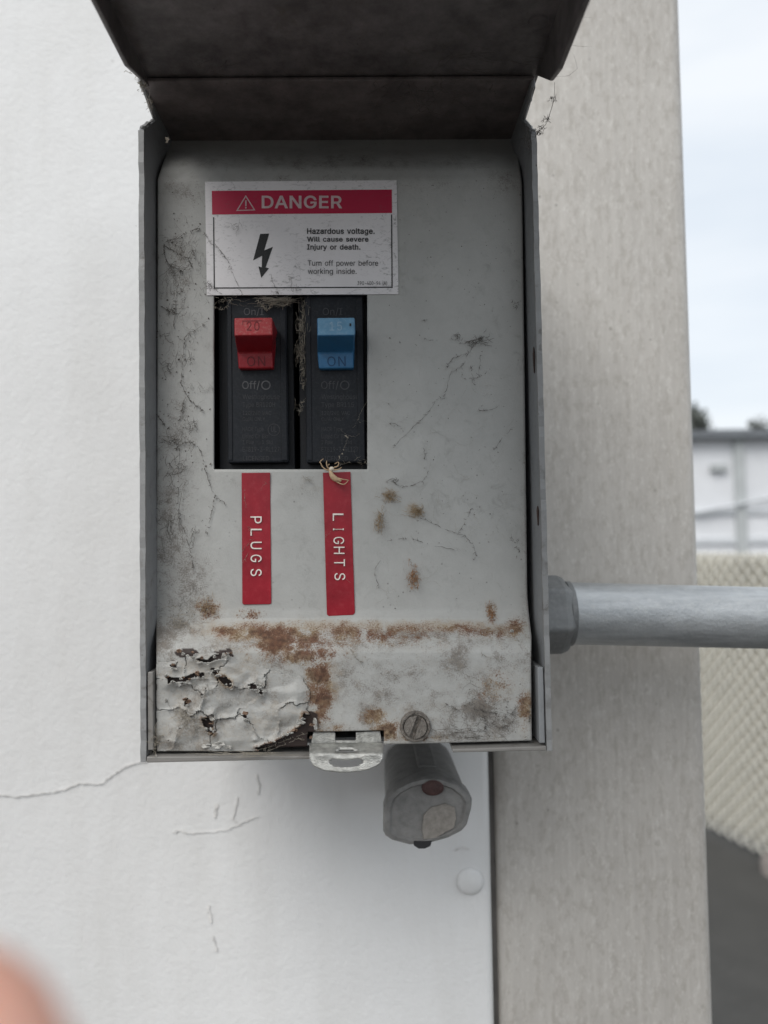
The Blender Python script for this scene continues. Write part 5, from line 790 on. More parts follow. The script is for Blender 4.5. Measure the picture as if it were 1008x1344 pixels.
def in_poly(x, y, poly):
    c = np.zeros(np.shape(x), bool); n = len(poly)
    for i in range(n):
        x0, y0 = poly[i]; x1, y1 = poly[(i + 1) % n]
        cond = ((y0 > y) != (y1 > y)) & (x < (x1 - x0) * (y - y0) / ((y1 - y0) if y1 != y0 else 1e-9) + x0)
        c ^= cond
    return c
PEEL = [(204, 868), (230, 866), (262, 856), (300, 858), (340, 872), (372, 884), (395, 888), (408, 905), (404, 930), (412, 944), (404, 984), (345, 988), (204, 990)]
def add_attr(me, name, arr):
    a = me.attributes.new(name, 'FLOAT', 'POINT'); a.data.foreach_set('value', np.asarray(arr, dtype=np.float32).ravel())
def grid_mesh(name, X, Y_, keep, yfun, mat, parent, attrs):
    nr, nc = X.shape
    P = [at(float(X[i, j]), float(Y_[i, j]), float(yfun[i, j])) for i in range(nr) for j in range(nc)]
    fs = [(i*nc+j, (i+1)*nc+j, (i+1)*nc+j+1, i*nc+j+1) for i in range(nr-1) for j in range(nc-1) if keep[i, j]]
    used = sorted({v for f in fs for v in f}); mp = {v: k for k, v in enumerate(used)}
    me = bpy.data.meshes.new(name); me.from_pydata([P[v] for v in used], [], [tuple(mp[v] for v in f) for f in fs]); me.update()
    for nm, a in attrs.items(): add_attr(me, nm, np.asarray(a).ravel()[used])
    return link(name, me, mat, parent, smooth=True)

gx, gy = np.meshgrid(cols, rows)
X, Yp = warp(gx, gy)
ru, di, du = stains(X, Yp)
yy = prof_y(gy) + (fbm(X / 60, Yp / 60, 5) - .5) * 0.0006
HOLES = [[(284, 886), (293, 887), (303, 894), (304, 902), (297, 901), (289, 894)],
         [(264, 943), (277, 943), (279, 954), (275, 957), (281, 964), (271, 958)],
         [(398, 936), (414, 940), (410, 958), (404, 986), (340, 986), (336, 981), (360, 974), (378, 964), (395, 953)],
         [(234, 857), (252, 855), (262, 864), (272, 866), (282, 860), (300, 856), (302, 861), (288, 864), (274, 870), (262, 869), (250, 861)],
         [(218, 888), (226, 889), (240, 891), (254, 884), (266, 884), (268, 887), (256, 888), (242, 895), (226, 896), (220, 898)],
         [(326, 899), (334, 896), (338, 902), (346, 908), (344, 912), (336, 906), (329, 904)],
         [(243, 918), (246, 918), (246, 925), (243, 926)], [(224, 873), (230, 871), (231, 876), (226, 878)],
         [(276, 878), (282, 878), (286, 886), (282, 887)], [(320, 938), (323, 939), (324, 946), (321, 945)]]
def poly_dist(x, y, h):
    dmin = np.full(np.shape(x), 1e9)
    for i in range(len(h)):
        ax_, ay = h[i]; bx, by = h[(i + 1) % len(h)]
        t = np.clip(((x - ax_) * (bx - ax_) + (y - ay) * (by - ay)) / max(1e-6, (bx - ax_) ** 2 + (by - ay) ** 2), 0, 1)
        dmin = np.minimum(dmin, np.hypot(x - ax_ - t * (bx - ax_), y - ay - t * (by - ay)))
    return dmin
bare = np.zeros(X.shape)
for h in HOLES: bare = np.maximum(bare, (in_poly(X, Yp, h) | (poly_dist(X, Yp, h) < 4.5)).astype(float))
cxm = (gx[:-1, :-1] + gx[1:, 1:]) / 2; cym = (gy[:-1, :-1] + gy[1:, 1:]) / 2
keep = ~((cxm > WX0) & (cxm < WX1) & (cym > WY0) & (cym < WY1)) & ~((cxm > NX0) & (cxm < NX1) & (cym > NY0))
# bare steel shows where the paint has come away
nt = M['cover'].node_tree; pb = nt.nodes['Principled BSDF']
lk = pb.inputs['Base Color'].links[0]; src = lk.from_socket
at_ = nt.nodes.new('ShaderNodeAttribute'); at_.attribute_name = 'bare'
mx = nt.nodes.new('ShaderNodeMix'); mx.data_type = 'RGBA'; mx.inputs[7].default_value = (0.035, 0.024, 0.021, 1)
nt.links.new(at_.outputs['Fac'], mx.inputs[0]); nt.links.new(src, mx.inputs[6]); nt.links.new(mx.outputs[2], pb.inputs['Base Color'])
cover = grid_mesh('cover', X, Yp, keep, yy, M['cover'], box, dict(rust=ru, dirt=di, dust=du, bare=bare))
m_ = cover.modifiers.new('thick', 'SOLIDIFY'); m_.thickness = 0.0012; m_.offset = -1
cover['label'] = 'grey inner cover, rusted and peeling along its lower edge'

# ------------------------------------------------------------------ peeling paint skin, lower left of the cover
sx_ = np.linspace(205, 415, 190); sy_ = np.linspace(852, 986, 120)
gx2, gy2 = np.meshgrid(sx_, sy_)
wxn = (fbm(gx2 / 7, gy2 / 7, 21) - .5) * 7; wyn = (fbm(gx2 / 7, gy2 / 7, 33) - .5) * 7
hole = np.zeros(gx2.shape, bool); lift = np.zeros(gx2.shape)
for k, h in enumerate(HOLES):
    hole |= in_poly(gx2 + wxn * .5, gy2 + wyn * .5, h)
    dmin = np.full(gx2.shape, 1e9)
    for i in range(len(h)):
        ax, ay = h[i]; bx, by = h[(i + 1) % len(h)]
        t = np.clip(((gx2 - ax) * (bx - ax) + (gy2 - ay) * (by - ay)) / max(1e-6, (bx - ax) ** 2 + (by - ay) ** 2), 0, 1)
        dmin = np.minimum(dmin, np.hypot(gx2 - ax - t * (bx - ax), gy2 - ay - t * (by - ay)))
    cy_ = sum(p[1] for p in h) / len(h)
    wgt = 1.0 if k in (2,) else np.where(gy2 < cy_, .55, 1.15)
    lift = lift + wgt * np.exp(-(dmin / 6.0) ** 1.4) * (0.0013 if k < 6 else 0.0007)
inside = in_poly(gx2 + wxn, gy2 + wyn, PEEL)
edge = np.full(gx2.shape, 1e9)
for i in range(len(PEEL)):
    ax, ay = PEEL[i]; bx, by = PEEL[(i + 1) % len(PEEL)]
    t = np.clip(((gx2 - ax) * (bx - ax) + (gy2 - ay) * (by - ay)) / max(1e-6, (bx - ax) ** 2 + (by - ay) ** 2), 0, 1)
    edge = np.minimum(edge, np.hypot(gx2 - ax - t * (bx - ax), gy2 - ay - t * (by - ay)))
ease = np.clip(edge / 16, 0, 1)
disp = 0.00035 + ease * (0.0034 * np.maximum(0, fbm(gx2 / 34, gy2 / 26, 41, 2) - .40) + 0.00028 * fbm(gx2 / 7, gy2 / 7, 51)) + lift * np.clip(edge / 8, .35, 1)
seeds = [(225, 876, .4, 1.2), (262, 878, .9, -.6), (318, 880, .8, .4), (372, 905, .7, .9), (232, 915, 1.0, .5), (300, 918, 1.1, -.9), (345, 940, .9, .8), (250, 962, 1.0, -.5), (312, 962, .8, .7), (380, 945, 1.2, -.8), (222, 955, .5, .6)]
wx2 = (fbm(gx2 / 18, gy2 / 18, 91, 5) - .5) * 34; wy2 = (fbm(gx2 / 18, gy2 / 18, 95, 5) - .5) * 34
dd = np.stack([np.hypot(gx2 + wx2 - a_[0], (gy2 + wy2 - a_[1]) * 1.2) for a_ in seeds]); plate = dd.argmin(0)
ds = np.sort(dd, axis=0); rim = ds[1] - ds[0]                     # small near a plate's broken edge
pc_ = np.array([[a_[0], a_[1]] for a_ in seeds])[plate]; amp = np.array([a_[2] for a_ in seeds])[plate]; tl_ = np.array([a_[3] for a_ in seeds])[plate]
vx, vy = (gx2 - pc_[..., 0]) / 30, (gy2 - pc_[..., 1]) / 25
disp = disp + ease * amp * (0.0011 * np.exp(-rim / 7.0) * np.clip(vx * tl_ + vy * 1.1 + .35, 0, 1.3) + 0.0004 * (vx * tl_ * .6 - vy * .4))
disp = np.maximum(disp, .00032)
keep2 = inside & ~hole
kc = keep2[:-1, :-1] & keep2[1:, :-1] & keep2[:-1, 1:] & keep2[1:, 1:]
same = (plate[:-1, :-1] == plate[1:, :-1]) & (plate[:-1, :-1] == plate[:-1, 1:]) & (plate[:-1, :-1] == plate[1:, 1:])
kc &= same | (fbm(gx2 / 24, gy2 / 24, 99)[:-1, :-1] > .56)         # most plate edges are broken through
r2, d2, u2 = stains(gx2, gy2)
skin = grid_mesh('peeling_paint', gx2, gy2, kc, prof_y(gy2) - disp, M['cover'], box, dict(rust=np.maximum(r2 * .7, .55 * np.exp(-(np.minimum.reduce([poly_dist(gx2, gy2, h_) for h_ in HOLES[:3]]) / 5.0) ** 2)), dirt=np.clip(d2 * .6 + .40 * fbm(gx2 / 20, gy2 / 20, 77) - .05, 0, 1), dust=np.clip(u2 * .8 + .22 * fbm(gx2 / 30, gy2 / 16, 78), 0, 1), bare=np.zeros(gx2.shape)))
m_ = skin.modifiers.new('thick', 'SOLIDIFY'); m_.thickness = 0.00028; m_.offset = -1
skin['label'] = 'blistered grey paint torn open over dark bare steel'
# loose curled flakes
def flake(px, py, rx, ry, seed, lift0, mat='cover', Y=-0.0095):
    r = random.Random(seed); n = 9; out = []
    c0 = at(px, py, Y - lift0)
    ring = []
    for i in range(n):
        a = 6.283 * i / n; q = r.uniform(.6, 1.15)
        ring.append(at(px + rx * q * math.cos(a), py + ry * q * math.sin(a), Y - lift0 - r.uniform(-.0002, .0011)))
    b = MB(); b.add([c0] + ring, [(0, i + 1, (i + 1) % n + 1) for i in range(n)])
    o = b.build('paint_flake', M[mat], box, fixn=False)
    mm_ = o.modifiers.new('thick', 'SOLIDIFY'); mm_.thickness = .00025
M['flake_rim'] = plain('rust edged paint chip', (0.20, 0.13, 0.09), 0.8, var=0.5, scale=0.9, bump=0.5)
M['flake'] = plain('chipped pale paint', (0.44, 0.43, 0.40), 0.6, var=0.15, scale=0.5, bump=0.4)
rq = random.Random(77)
for k, h in enumerate(HOLES):
    for i in range(len(h)):
        ax_, ay = h[i]; bx, by = h[(i + 1) % len(h)]
        for q in range(max(1, int(math.hypot(bx - ax_, by - ay) / 9))):
            t = rq.random(); x, y = lerp(ax_, bx, t) + rq.gauss(0, 1.2), lerp(ay, by, t) + rq.gauss(0, 1.2)
            if x > 410 or y > 982: continue
            flake(x, y, rq.uniform(1.5, 4.5), rq.uniform(1.0, 3.0), rq.randint(0, 9999), rq.uniform(.0012, .0026), mat=rq.choice(['flake', 'flake', 'flake_rim']))
for i, a in enumerate([(414, 950, 3.5, 9, 1, .0008), (286, 978, 9, 5, 2, .0008), (300, 981, 6, 3, 3, .0010), (271, 979, 7, 4, 4, .0007), (338, 978, 4, 3, 5, .0007), (394, 948, 7, 4, 6, .0018), (340, 900, 5, 4, 7, .0016), (218, 919, 2, 3.5, 8, .0008), (258, 862, 8, 4, 9, .0014), (296, 862, 7, 5, 10, .0012), (672, 828, 3, 3, 12, .0006), (690, 968, 3, 3, 13, .0008), (205, 992, 1.6, 1.6, 14, .002)]):
    flake(*a, mat='flake')

# ------------------------------------------------------------------ danger label
ST = -0.0003
dl_pts = [(269, 238.5), (520.5, 236.5), (523, 386), (271.5, 387.5)]
b = MB(); b.prism([at(x, y, ST) for x, y in dl_pts], (0, .00018, 0)); dl = b.build('danger_label', M['sticker'], box)
dl['label'] = 'white danger label with red band above the breakers'
def flat(name, mat, pts, Y, parent, holes=()):
    b = MB(); b.prism([at(x, y, Y) for x, y in pts], (0, .00004, 0), [[at(x, y, Y) for x, y in h] for h in holes]); return b.build(name, M[mat], parent)
flat('red_band', 'sticker_red', [(278, 250.5), (514.3, 248.8), (514.6, 279.5), (278.4, 281.5)], ST - .00008, dl)
b = MB()
for q in ([(279.6, 285), (281.1, 285), (282.0, 378.6), (280.5, 378.6)], [(281.8, 377.2), (513.8, 376.2), (513.8, 377.7), (281.8, 378.7)], [(513.3, 281.5), (514.8, 281.5), (515.4, 378), (513.9, 378)]):
    b.prism([at(x, y, ST - .00008) for x, y in q], (0, .00004, 0))
b.build('border', M['print_black'], dl)
flat('warning_triangle', 'print_white', [(322.6, 256), (335.2, 276), (310, 276.8)], ST - .00015, dl, holes=[[(322.6, 258.6), (333.0, 275.0), (312.3, 275.6)]])
b = MB(); text_into(b, '!', pxquad(321.6, 263, 323.9, 274, ST - .00012), bold=.02); text_into(b, 'DANGER', pxquad(343.5, 256.8, 449.2, 273.8, ST - .00012), bold=.03)
b.build('white_lettering', M['print_white'], dl)
zz = lambda pts: [(250 + x / 3.476, 220 + y / 3.476) for x, y in pts]
flat('lightning_bolt', 'print_black', zz([(318, 302), (359, 301), (336, 378), (376, 361), (343, 455), (358, 459), (323, 503), (310, 450), (325, 455), (327, 402), (286, 423)]), ST - .00008, dl)
b = MB()
for s_, q, bo in (('Hazardous voltage.', (403, 299.6, 491.8, 309.2), .022), ('Will cause severe', (403, 310.6, 483.6, 317.4), .022), ('Injury or death.', (403, 320.6, 473, 329.6), .022),
              ('Turn off power before', (404, 341.6, 496.4, 350.8), .004), ('working inside.', (404, 352.4, 468, 361.6), .004), ('390-400-94 (A)', (469, 369, 508, 375), .012)):
    text_into(b, s_, pxquad(*q, ST - .00008), bold=bo)
b.build('black_lettering', M['print_black'], dl)

# ------------------------------------------------------------------ embossed tapes
def tape(pts, word, lx0, lx1, spans, label):
    b = MB(); b.prism([at(x, y, -.0004) for x, y in pts], (0, .00028, 0)); t = b.build('tape_label', M['tape'], box, bevel=.0001); t['label'] = label
    b = MB()
    for ch, (y0, y1), f in zip(word, spans, [i / (len(word) - 1) for i in range(len(word))]):
        a0, a1 = lx0[0] + (lx1[0] - lx0[0]) * f, lx0[1] + (lx1[1] - lx0[1]) * f
        # letters lie on their side: their top faces right, they read downward
        quad = (at(a0, y0, -.0004), at(a0, y1, -.0004), at(a1, y1, -.0004), at(a1, y0, -.0004))
        v, f_ = text_verts(ch, .012)
        xs = [p[0] for p in v]; ys = [p[1] for p in v]; bl, br, tr, tl = quad
        out = []
        for p in v:
            u = (p[0] - min(xs)) / max(1e-9, max(xs) - min(xs)); tt = (p[1] - min(ys)) / max(1e-9, max(ys) - min(ys))
            out.append(lerp(lerp(bl, br, u), lerp(tl, tr, u), tt) + Vector((0, -.0002, 0)))
        b.add(out, f_)
    o = b.build('lettering', M['tape_letter'], t, fixn=False)
    m_ = o.modifiers.new('thick', 'SOLIDIFY'); m_.thickness = .0003; m_.offset = 0
tape([(317, 620.6), (354.5, 620.2), (356, 792), (354, 793), (320, 793.6), (318, 792)], 'PLUGS', (329, 343.6), (329, 343.6), [(677.8, 687), (694, 703), (711, 720.7), (728, 737.7), (746.6, 756)], 'red embossed tape reading PLUGS')
tape([(423.8, 620.4), (460, 619.2), (465.8, 804.5), (463.5, 807), (431.5, 808.6), (429, 806.5)], 'LIGHTS', (436.8, 450.8), (439, 453.2), [(674, 683.6), (693.6, 695.8), (704.6, 714), (717.5, 727), (734, 743), (752, 761.3)], 'red embossed tape reading LIGHTS')

# ------------------------------------------------------------------ latch tab (bright zinc) and cover screw
YLt = -0.0085
la = MB()
la.prism([at(x, y, YLt) for x, y in [(411, 961), (440, 961.5), (440, 972), (467, 972), (467, 961), (499, 959.5), (502, 980), (407, 982)]], (0, .001, 0))
def lipY(py): return float(np.interp(py, [974, 983, 990, 1016], [YLt - .0002, -.0125, -.0150, -.0162]))
sh = [(0, .08), (0, .5), (.06, .78), (.2, .93), (.42, 1.0), (.58, 1.0), (.8, .92), (.94, .74), (1, .5), (1, .08)]
gxs = np.linspace(0, 1, 41); gys = np.linspace(0, 1, 17)
vs_, fs, idx = [], [], {}
for i, v in enumerate(gys):
    for j, u in enumerate(gxs):
        lim = float(np.interp(u, [0, .06, .2, .42, .58, .8, .94, 1], [.5, .78, .93, 1, 1, .92, .76, .52])); vv = v * lim
        x = lerp(406, 503, u); y = lerp(975, 1014, vv) - 1.5 * (u - .5)
        wv = lipY(y)
        vs_.append(at(x, y, wv - .0006 * math.sin(u * 9.4) * math.exp(-((vv - .3) / .2) ** 2)))
for i in range(16):
    for j in range(40):
        u, v = (j + .5) / 40, (i + .5) / 16
        if ((u - .5) / .225) ** 6 + ((v - .68) / .115) ** 2 < 1: continue
        if ((u - .5) / .15) ** 2 + ((v - .27) / .07) ** 2 < 1: continue
        a = i * 41 + j; fs.append((a, a + 41, a + 42, a + 1))
la.build('latch_plate', M['galv'], box, bevel=.0002)
b = MB(); b.add(vs_, fs); o = b.build('latch_tab', M['galv'], box, smooth=True, fixn=False)
m_ = o.modifiers.new('thick', 'SOLIDIFY'); m_.thickness = .0009
o['label'] = 'bright zinc latch tab with a slot'
sc0 = at(545, 953, -0.0098); rs = 0.00445
b = MB(); b.lathe([(rs, .0006), (rs, -.0006), (rs * .93, -.0011), (rs * .80, -.0011), (rs * .76, -.0005), (.0001, -.0005)], sc0, 'Y', 36)
sr = b.build('cover_screw', M['screwmetal'], box, smooth='auto')
b = MB(); ang = R(68)
for sg in (1, -1):
    pts = []
    for k in range(13):
        a = ang + (-math.pi / 2 if sg < 0 else math.pi / 2) + lerp(-1.36, 1.36, k / 12)
        pts.append((sc0.x + rs * .74 * math.cos(a), sc0.y - .0016, sc0.z + rs * .74 * math.sin(a)))
    b.prism(pts, (0, .0011, 0))
b.build('slotted_head', M['screwmetal'], sr, bevel=.00035)

# ================================================================== CIRCUIT BREAKERS
def pbox(mb, x0, y0, x1, y1, Yf, Yb):
    a, c = at(x0, y1, Yf), at(x1, y0, Yf)
    mb.box((a.x, Yf, a.z), (c.x, Yb, c.z))
def breaker(side, ledge, face, tog, amp, label, faint):
    l0, l1 = ledge; f0, f1 = face
    YL_, YR = 0.0058, 0.0017
    cx_ = at((l0 + l1) / 2, 616, YL_)
    t = thing('circuit_breaker', (cx_.x, 0.05, cx_.z), label, 'breaker', 'breakers in the window of the cover')
    b = MB(); pbox(b, l0, 384, l1, 624, YL_, 0.062); b.build('base', M['breaker_dark'], t, bevel=.0004)
    body = MB(); pbox(body, f0, 384, f1, 608, YR, YL_ - .0002); bo = body.build('body', M['breaker'], t, bevel=.0007, seg=3)
    # raised side ribs of the face
    b = MB(); pbox(b, f0 + 1.2, 391, f0 + 5, 604, YR - .0003, YR + .0005); b.build('rib', M['breaker'], t, bevel=.00015)
    b = MB(); pbox(b, f1 - 6.5, 391, f1 - 1.5, 604, YR - .0003, YR + .0005); b.build('rib', M['breaker'], t, bevel=.00015)
    # toggle: handle that sticks out and stops at a flat tip, with a dark underside
    x0, x1, xb0, xb1, red = tog
    pc, pd, pl = ('red_plastic', 'red_dusty', 'red_letter') if red else ('blue_plastic', 'blue_dusty', 'blue_letter')
    prof = [(417.0, -.0098), (440.5, -.0112), (462.5, -.0012), (484.0, -.0006)]
    XA = [at(x0, 417, -.0098).x, at(x0 + .5, 440.5, -.0112).x, at(xb0 - 1.5, 462.5, -.0012).x, at(xb0, 484, -.0006).x]
    XB = [at(x1, 417, -.0098).x, at(x1 + .5, 440.5, -.0112).x, at(xb1 - .5, 462.5, -.0012).x, at(xb1, 484, -.0006).x]
    Z = [at(x0, y, yy_).z for y, yy_ in prof]; YY = [p[1] for p in prof]
    ptsA = [(XA[0], YR + .002, Z[0] - .0005)] + [(XA[i], YY[i], Z[i]) for i in range(4)] + [(XA[3], YR + .002, Z[3])]
    ptsB = [(XB[0], YR + .002, Z[0] - .0005)] + [(XB[i], YY[i], Z[i]) for i in range(4)] + [(XB[3], YR + .002, Z[3])]
    b = MB(); n = 6
    b.add(ptsA + ptsB, [(0,1,2,3,4,5), (11,10,9,8,7,6)] + [(i, i + n, (i + 1) % n + n, (i + 1) % n) for i in range(n)])
    tg = b.build('toggle', M[pc], t, bevel=.0005, seg=3)
    tg['label'] = 'red toggle switched on, marked 20' if red else 'blue toggle switched on, marked 15'
    tg.data.materials.append(M[pd])
    tip = max(tg.data.polygons, key=lambda p: -p.center.y if abs(p.normal.y) > .8 else -9)
    up = [p for p in tg.data.polygons if p.normal.z > .8]
    for p in [tip] + up: p.material_index = 1
    def face_quad(i, u0, v0, u1, v1):          # sub-rectangle of a toggle face between profile rows i and i+1
        A0, A1 = Vector((XA[i], YY[i], Z[i])), Vector((XA[i+1], YY[i+1], Z[i+1])); B0, B1 = Vector((XB[i], YY[i], Z[i])), Vector((XB[i+1], YY[i+1], Z[i+1]))
        g = lambda u, v: lerp(lerp(A0, B0, u), lerp(A1, B1, u), v)
        return (g(u0, v1), g(u1, v1), g(u1, v0), g(u0, v0))
    b = MB(); text_into(b, 'ON', face_quad(2, .26, .26, .78, .86), .00006, bold=.01, spacing=1.1)
    b.build('lettering', M[pl], tg)
    b = MB(); text_into(b, amp, face_quad(0, .33, .24, .66, .74), .00006, bold=.008, spacing=1.15)
    if red:
        for (u0, v0, u1, v1) in ((.22, .17, .73, .22), (.22, .17, .235, .42)):
            b.add(face_quad(0, u0, v0, u1, v1), [(0, 1, 2, 3)]); b.v[-4:] = [tuple(Vector(v) + Vector((0, -.00006, 0))) for v in b.v[-4:]]
    b.build('rating_lettering', M[pl if red else 'blue_pale'], tg)
    if not red:
        q = face_quad(0, .86, .34, .905, .50); b = MB(); b.add([Vector(v) + Vector((0, -.0001, 0)) for v in q], [(0, 1, 2, 3)]); b.build('speck', M['print_black'], tg)
    # slot shadow line and moulded lettering
    o = f0 - 298.5
    b = MB(); text_into(b, 'On/I', pxquad(320 + o, 404, 346 + o, 415, YR)); b.build('on_lettering', M['emboss' if not faint else 'emboss_faint'], bo, fixn=False)
    b = MB(); text_into(b, 'Off/', pxquad(318 + o, 500, 341 + o, 512, YR), bold=.0)
    v0 = len(b.v)
    def ring(px, py, r, wd):
        n = 20
        for k in range(n):
            a, c = 6.283 * k / n, 6.283 * (k + 1) / n
            b.add([at(px + q * math.cos(w_), py + q * math.sin(w_), YR - .0001) for q, w_ in ((r, a), (r, c), (r - wd, c), (r - wd, a))], [(0, 1, 2, 3)])
    ring(349 + o, 505.5, 6.2, 1.5)
    b.build('off_lettering', M['emboss' if not faint else 'emboss_faint'], bo, fixn=False)
    b = MB()
    for s_, q in (('Westinghouse', (318.5, 517.5, 367, 525.5)), ('Type BR1' + amp + ('H' if red else ''), (318.5, 528, 361, 536)), ('120/240 VAC', (318.5, 539.5, 356, 545.5)), ('Cu/Al ONLY', (318.5, 547.5, 348, 553)),
                  ('HACR Type', (318.5, 560.5, 346, 567.5)), ('Listed Cir Bkr', (318.5, 569.5, 352, 575.5)), ('1 Pole', (318.5, 577.5, 333, 583)), ('1 Std', (344, 577.5, 358, 583)),
                  ('E7819-3-RL127', (318.5, 586.5, 367, 593)), ('LICENSED', (319, 598.5, 353, 604.5))):
        text_into(b, s_, pxquad(q[0] + o, q[1], q[2] + o, q[3], YR))
    if red:
        text_into(b, 'UL', pxquad(356 + o, 559.5, 363 + o, 567, YR))
        ring(359.5 + o, 564, 8, .8)
    b.build('fine_lettering', M['emboss_faint'], bo, fixn=False)
    return t
breaker('l', (287.5, 384.5), (298.5, 376), (307, 357.5, 313, 358.5, True), '20', 'black circuit breaker with red toggle above the PLUGS tape', False)
breaker('r', (394, 481.5), (402, 477), (416, 465.5, 418.3, 464.0, False), '15', 'black circuit breaker with blue toggle above the LIGHTS tape', True)

# ================================================================== CONDUIT and connector on the right side of the box
YC = 0.052
cA, cB = at(752, 805, YC), at(1008, 811, YC)
cdv = (cB - cA); cdv.y = 0.0; cdv.normalize()
rc = abs(at(880, 767.5, YC).z - at(880, 848.5, YC).z) / 2
c0 = Vector((XR - .004, YC, cA.z - cdv.z / cdv.x * (cA.x - (XR - .004))))
cn = thing('conduit', (c0.x, c0.y, c0.z), 'galvanised metal conduit leaving the right side of the box', 'conduit')
far_x = 0.75
pts = [c0 + cdv * s_ for s_ in np.linspace(0.012, far_x, 12)]
e0 = pts[-1]
for k in range(1, 9):
    a = R(90) * k / 8; pts.append(e0 + Vector((0.12 * math.sin(a), 0, -0.12 * (1 - math.cos(a)))))
pts.append(Vector((pts[-1].x, YC, -0.05)))
b = MB(); b.tube(pts, rc, 40, cap=True); b.build('tube', M['conduit'], cn, smooth='auto')
# hexagonal compression nut
xe = at(751, 805, YC - .006).x; xs = XR + .0003
rn = abs(at(735, 748, YC - .008).z - at(735, 858, YC - .008).z) / 2 * .99
b = MB(); cN = Vector((0, YC, cA.z - .0002))
n = 6; vs_, fs = [], []
rings = [(xs, .93), (xs + .0015, 1.0), (xe - .0035, 1.0), (xe - .001, .93), (xe, .80)]
for (x, q) in rings:
    for k in range(n):
        a = R(18) + 2 * math.pi * k / n; vs_.append((x, YC + rn * q * math.cos(a), cN.z + rn * q * math.sin(a)))
for i in range(len(rings) - 1):
    for k in range(n): fs.append((i*n+k, i*n+(k+1) % n, (i+1)*n+(k+1) % n, (i+1)*n+k))
fs += [tuple(range(n)), tuple(range((len(rings)-1)*n + n - 1, (len(rings)-1)*n - 1, -1))]
b.add(vs_, fs); b.build('connector_nut', M['zinc'], cn, bevel=.0012, seg=3)
b = MB(); b.lathe([(rc * 1.05, xe - .001), (rc * 1.05, xe + .0006), (rc * 1.01, xe + .0010)], (0, YC, cA.z), 'X', 36); b.build('collar', M['zinc'], cn, smooth='auto')

# ================================================================== CAST FITTING under the box
YFI = 0.030
fo = [(503, 1092), (503.5, 1062), (508, 1046), (520, 1035), (538, 1026), (558, 1021), (580, 1022), (600, 1029), (614, 1040), (620, 1050), (619, 1062), (613, 1084), (606, 1092), (588, 1101), (560, 1109), (538, 1110), (515, 1104), (506, 1098)]
fp = [at(x, y, YFI) for x, y in fo]
fcx = sum((p for p in fp), Vector()) / len(fp)
ft = thing('conduit_plug', (fcx.x, YW, fcx.z), 'dull grey cast metal plug sticking out of the wall under the box', 'fitting')
def scaled(q, Y): return [Vector((fcx.x + (p.x - fcx.x) * q, Y, fcx.z + (p.z - fcx.z) * q)) for p in fp]
rings = [scaled(.80, YFI + .0006), scaled(.86, YFI - .0004), scaled(.955, YFI), scaled(1.0, YFI + .0012), scaled(1.0, YFI + .007), scaled(.965, YFI + .0085), scaled(.93, YFI + .012), scaled(.90, YW - .0006)]
n = len(fp); vs_ = [v for r_ in rings for v in r_]
fs = [(i*n+k, i*n+(k+1) % n, (i+1)*n+(k+1) % n, (i+1)*n+k) for i in range(len(rings)-1) for k in range(n)] + [tuple(range(n))]
b = MB(); b.add(vs_, fs); b.build('body', M['fitting'], ft, smooth='auto')
b = MB(); cc = at(568, 1034, YFI - .0002); b.lathe([(.0036, .0012), (.0036, -.0002), (.0026, -.0009), (.0001, -.0010)], cc, 'Y', 20, sx=1.05, sz=.72); b.build('lens', M['red_dark'], ft, smooth='auto')
b = MB(); pp = [(556, 1070), (566, 1060), (584, 1055), (597, 1060), (599, 1074), (596, 1087), (584, 1093), (572, 1100), (556, 1102), (554, 1090)]
b.prism([at(x, y, YFI - .0003) for x, y in pp], (0, .0008, 0)); b.build('worn_patch', M['fitting_patch'], ft, bevel=.0002)
b = MB(); b.prism([at(x, y, YFI - .0006) for x, y in [(543, 1104), (567, 1104), (565, 1111), (558, 1114), (549, 1114), (543, 1110)]], (0, .004, 0)); b.build('drain_notch', M['dark'], ft, bevel=.0003)
zs0 = max(p.z for p in fp)
b = MB(); b.box((at(552, 1020, YFI).x, YFI + .016, fcx.z), (at(580, 1020, YFI).x, YW - .002, zs0 * .5 + zs0 * .5 - .0006)); b.build('boss', M['fitting'], ft, bevel=.001)

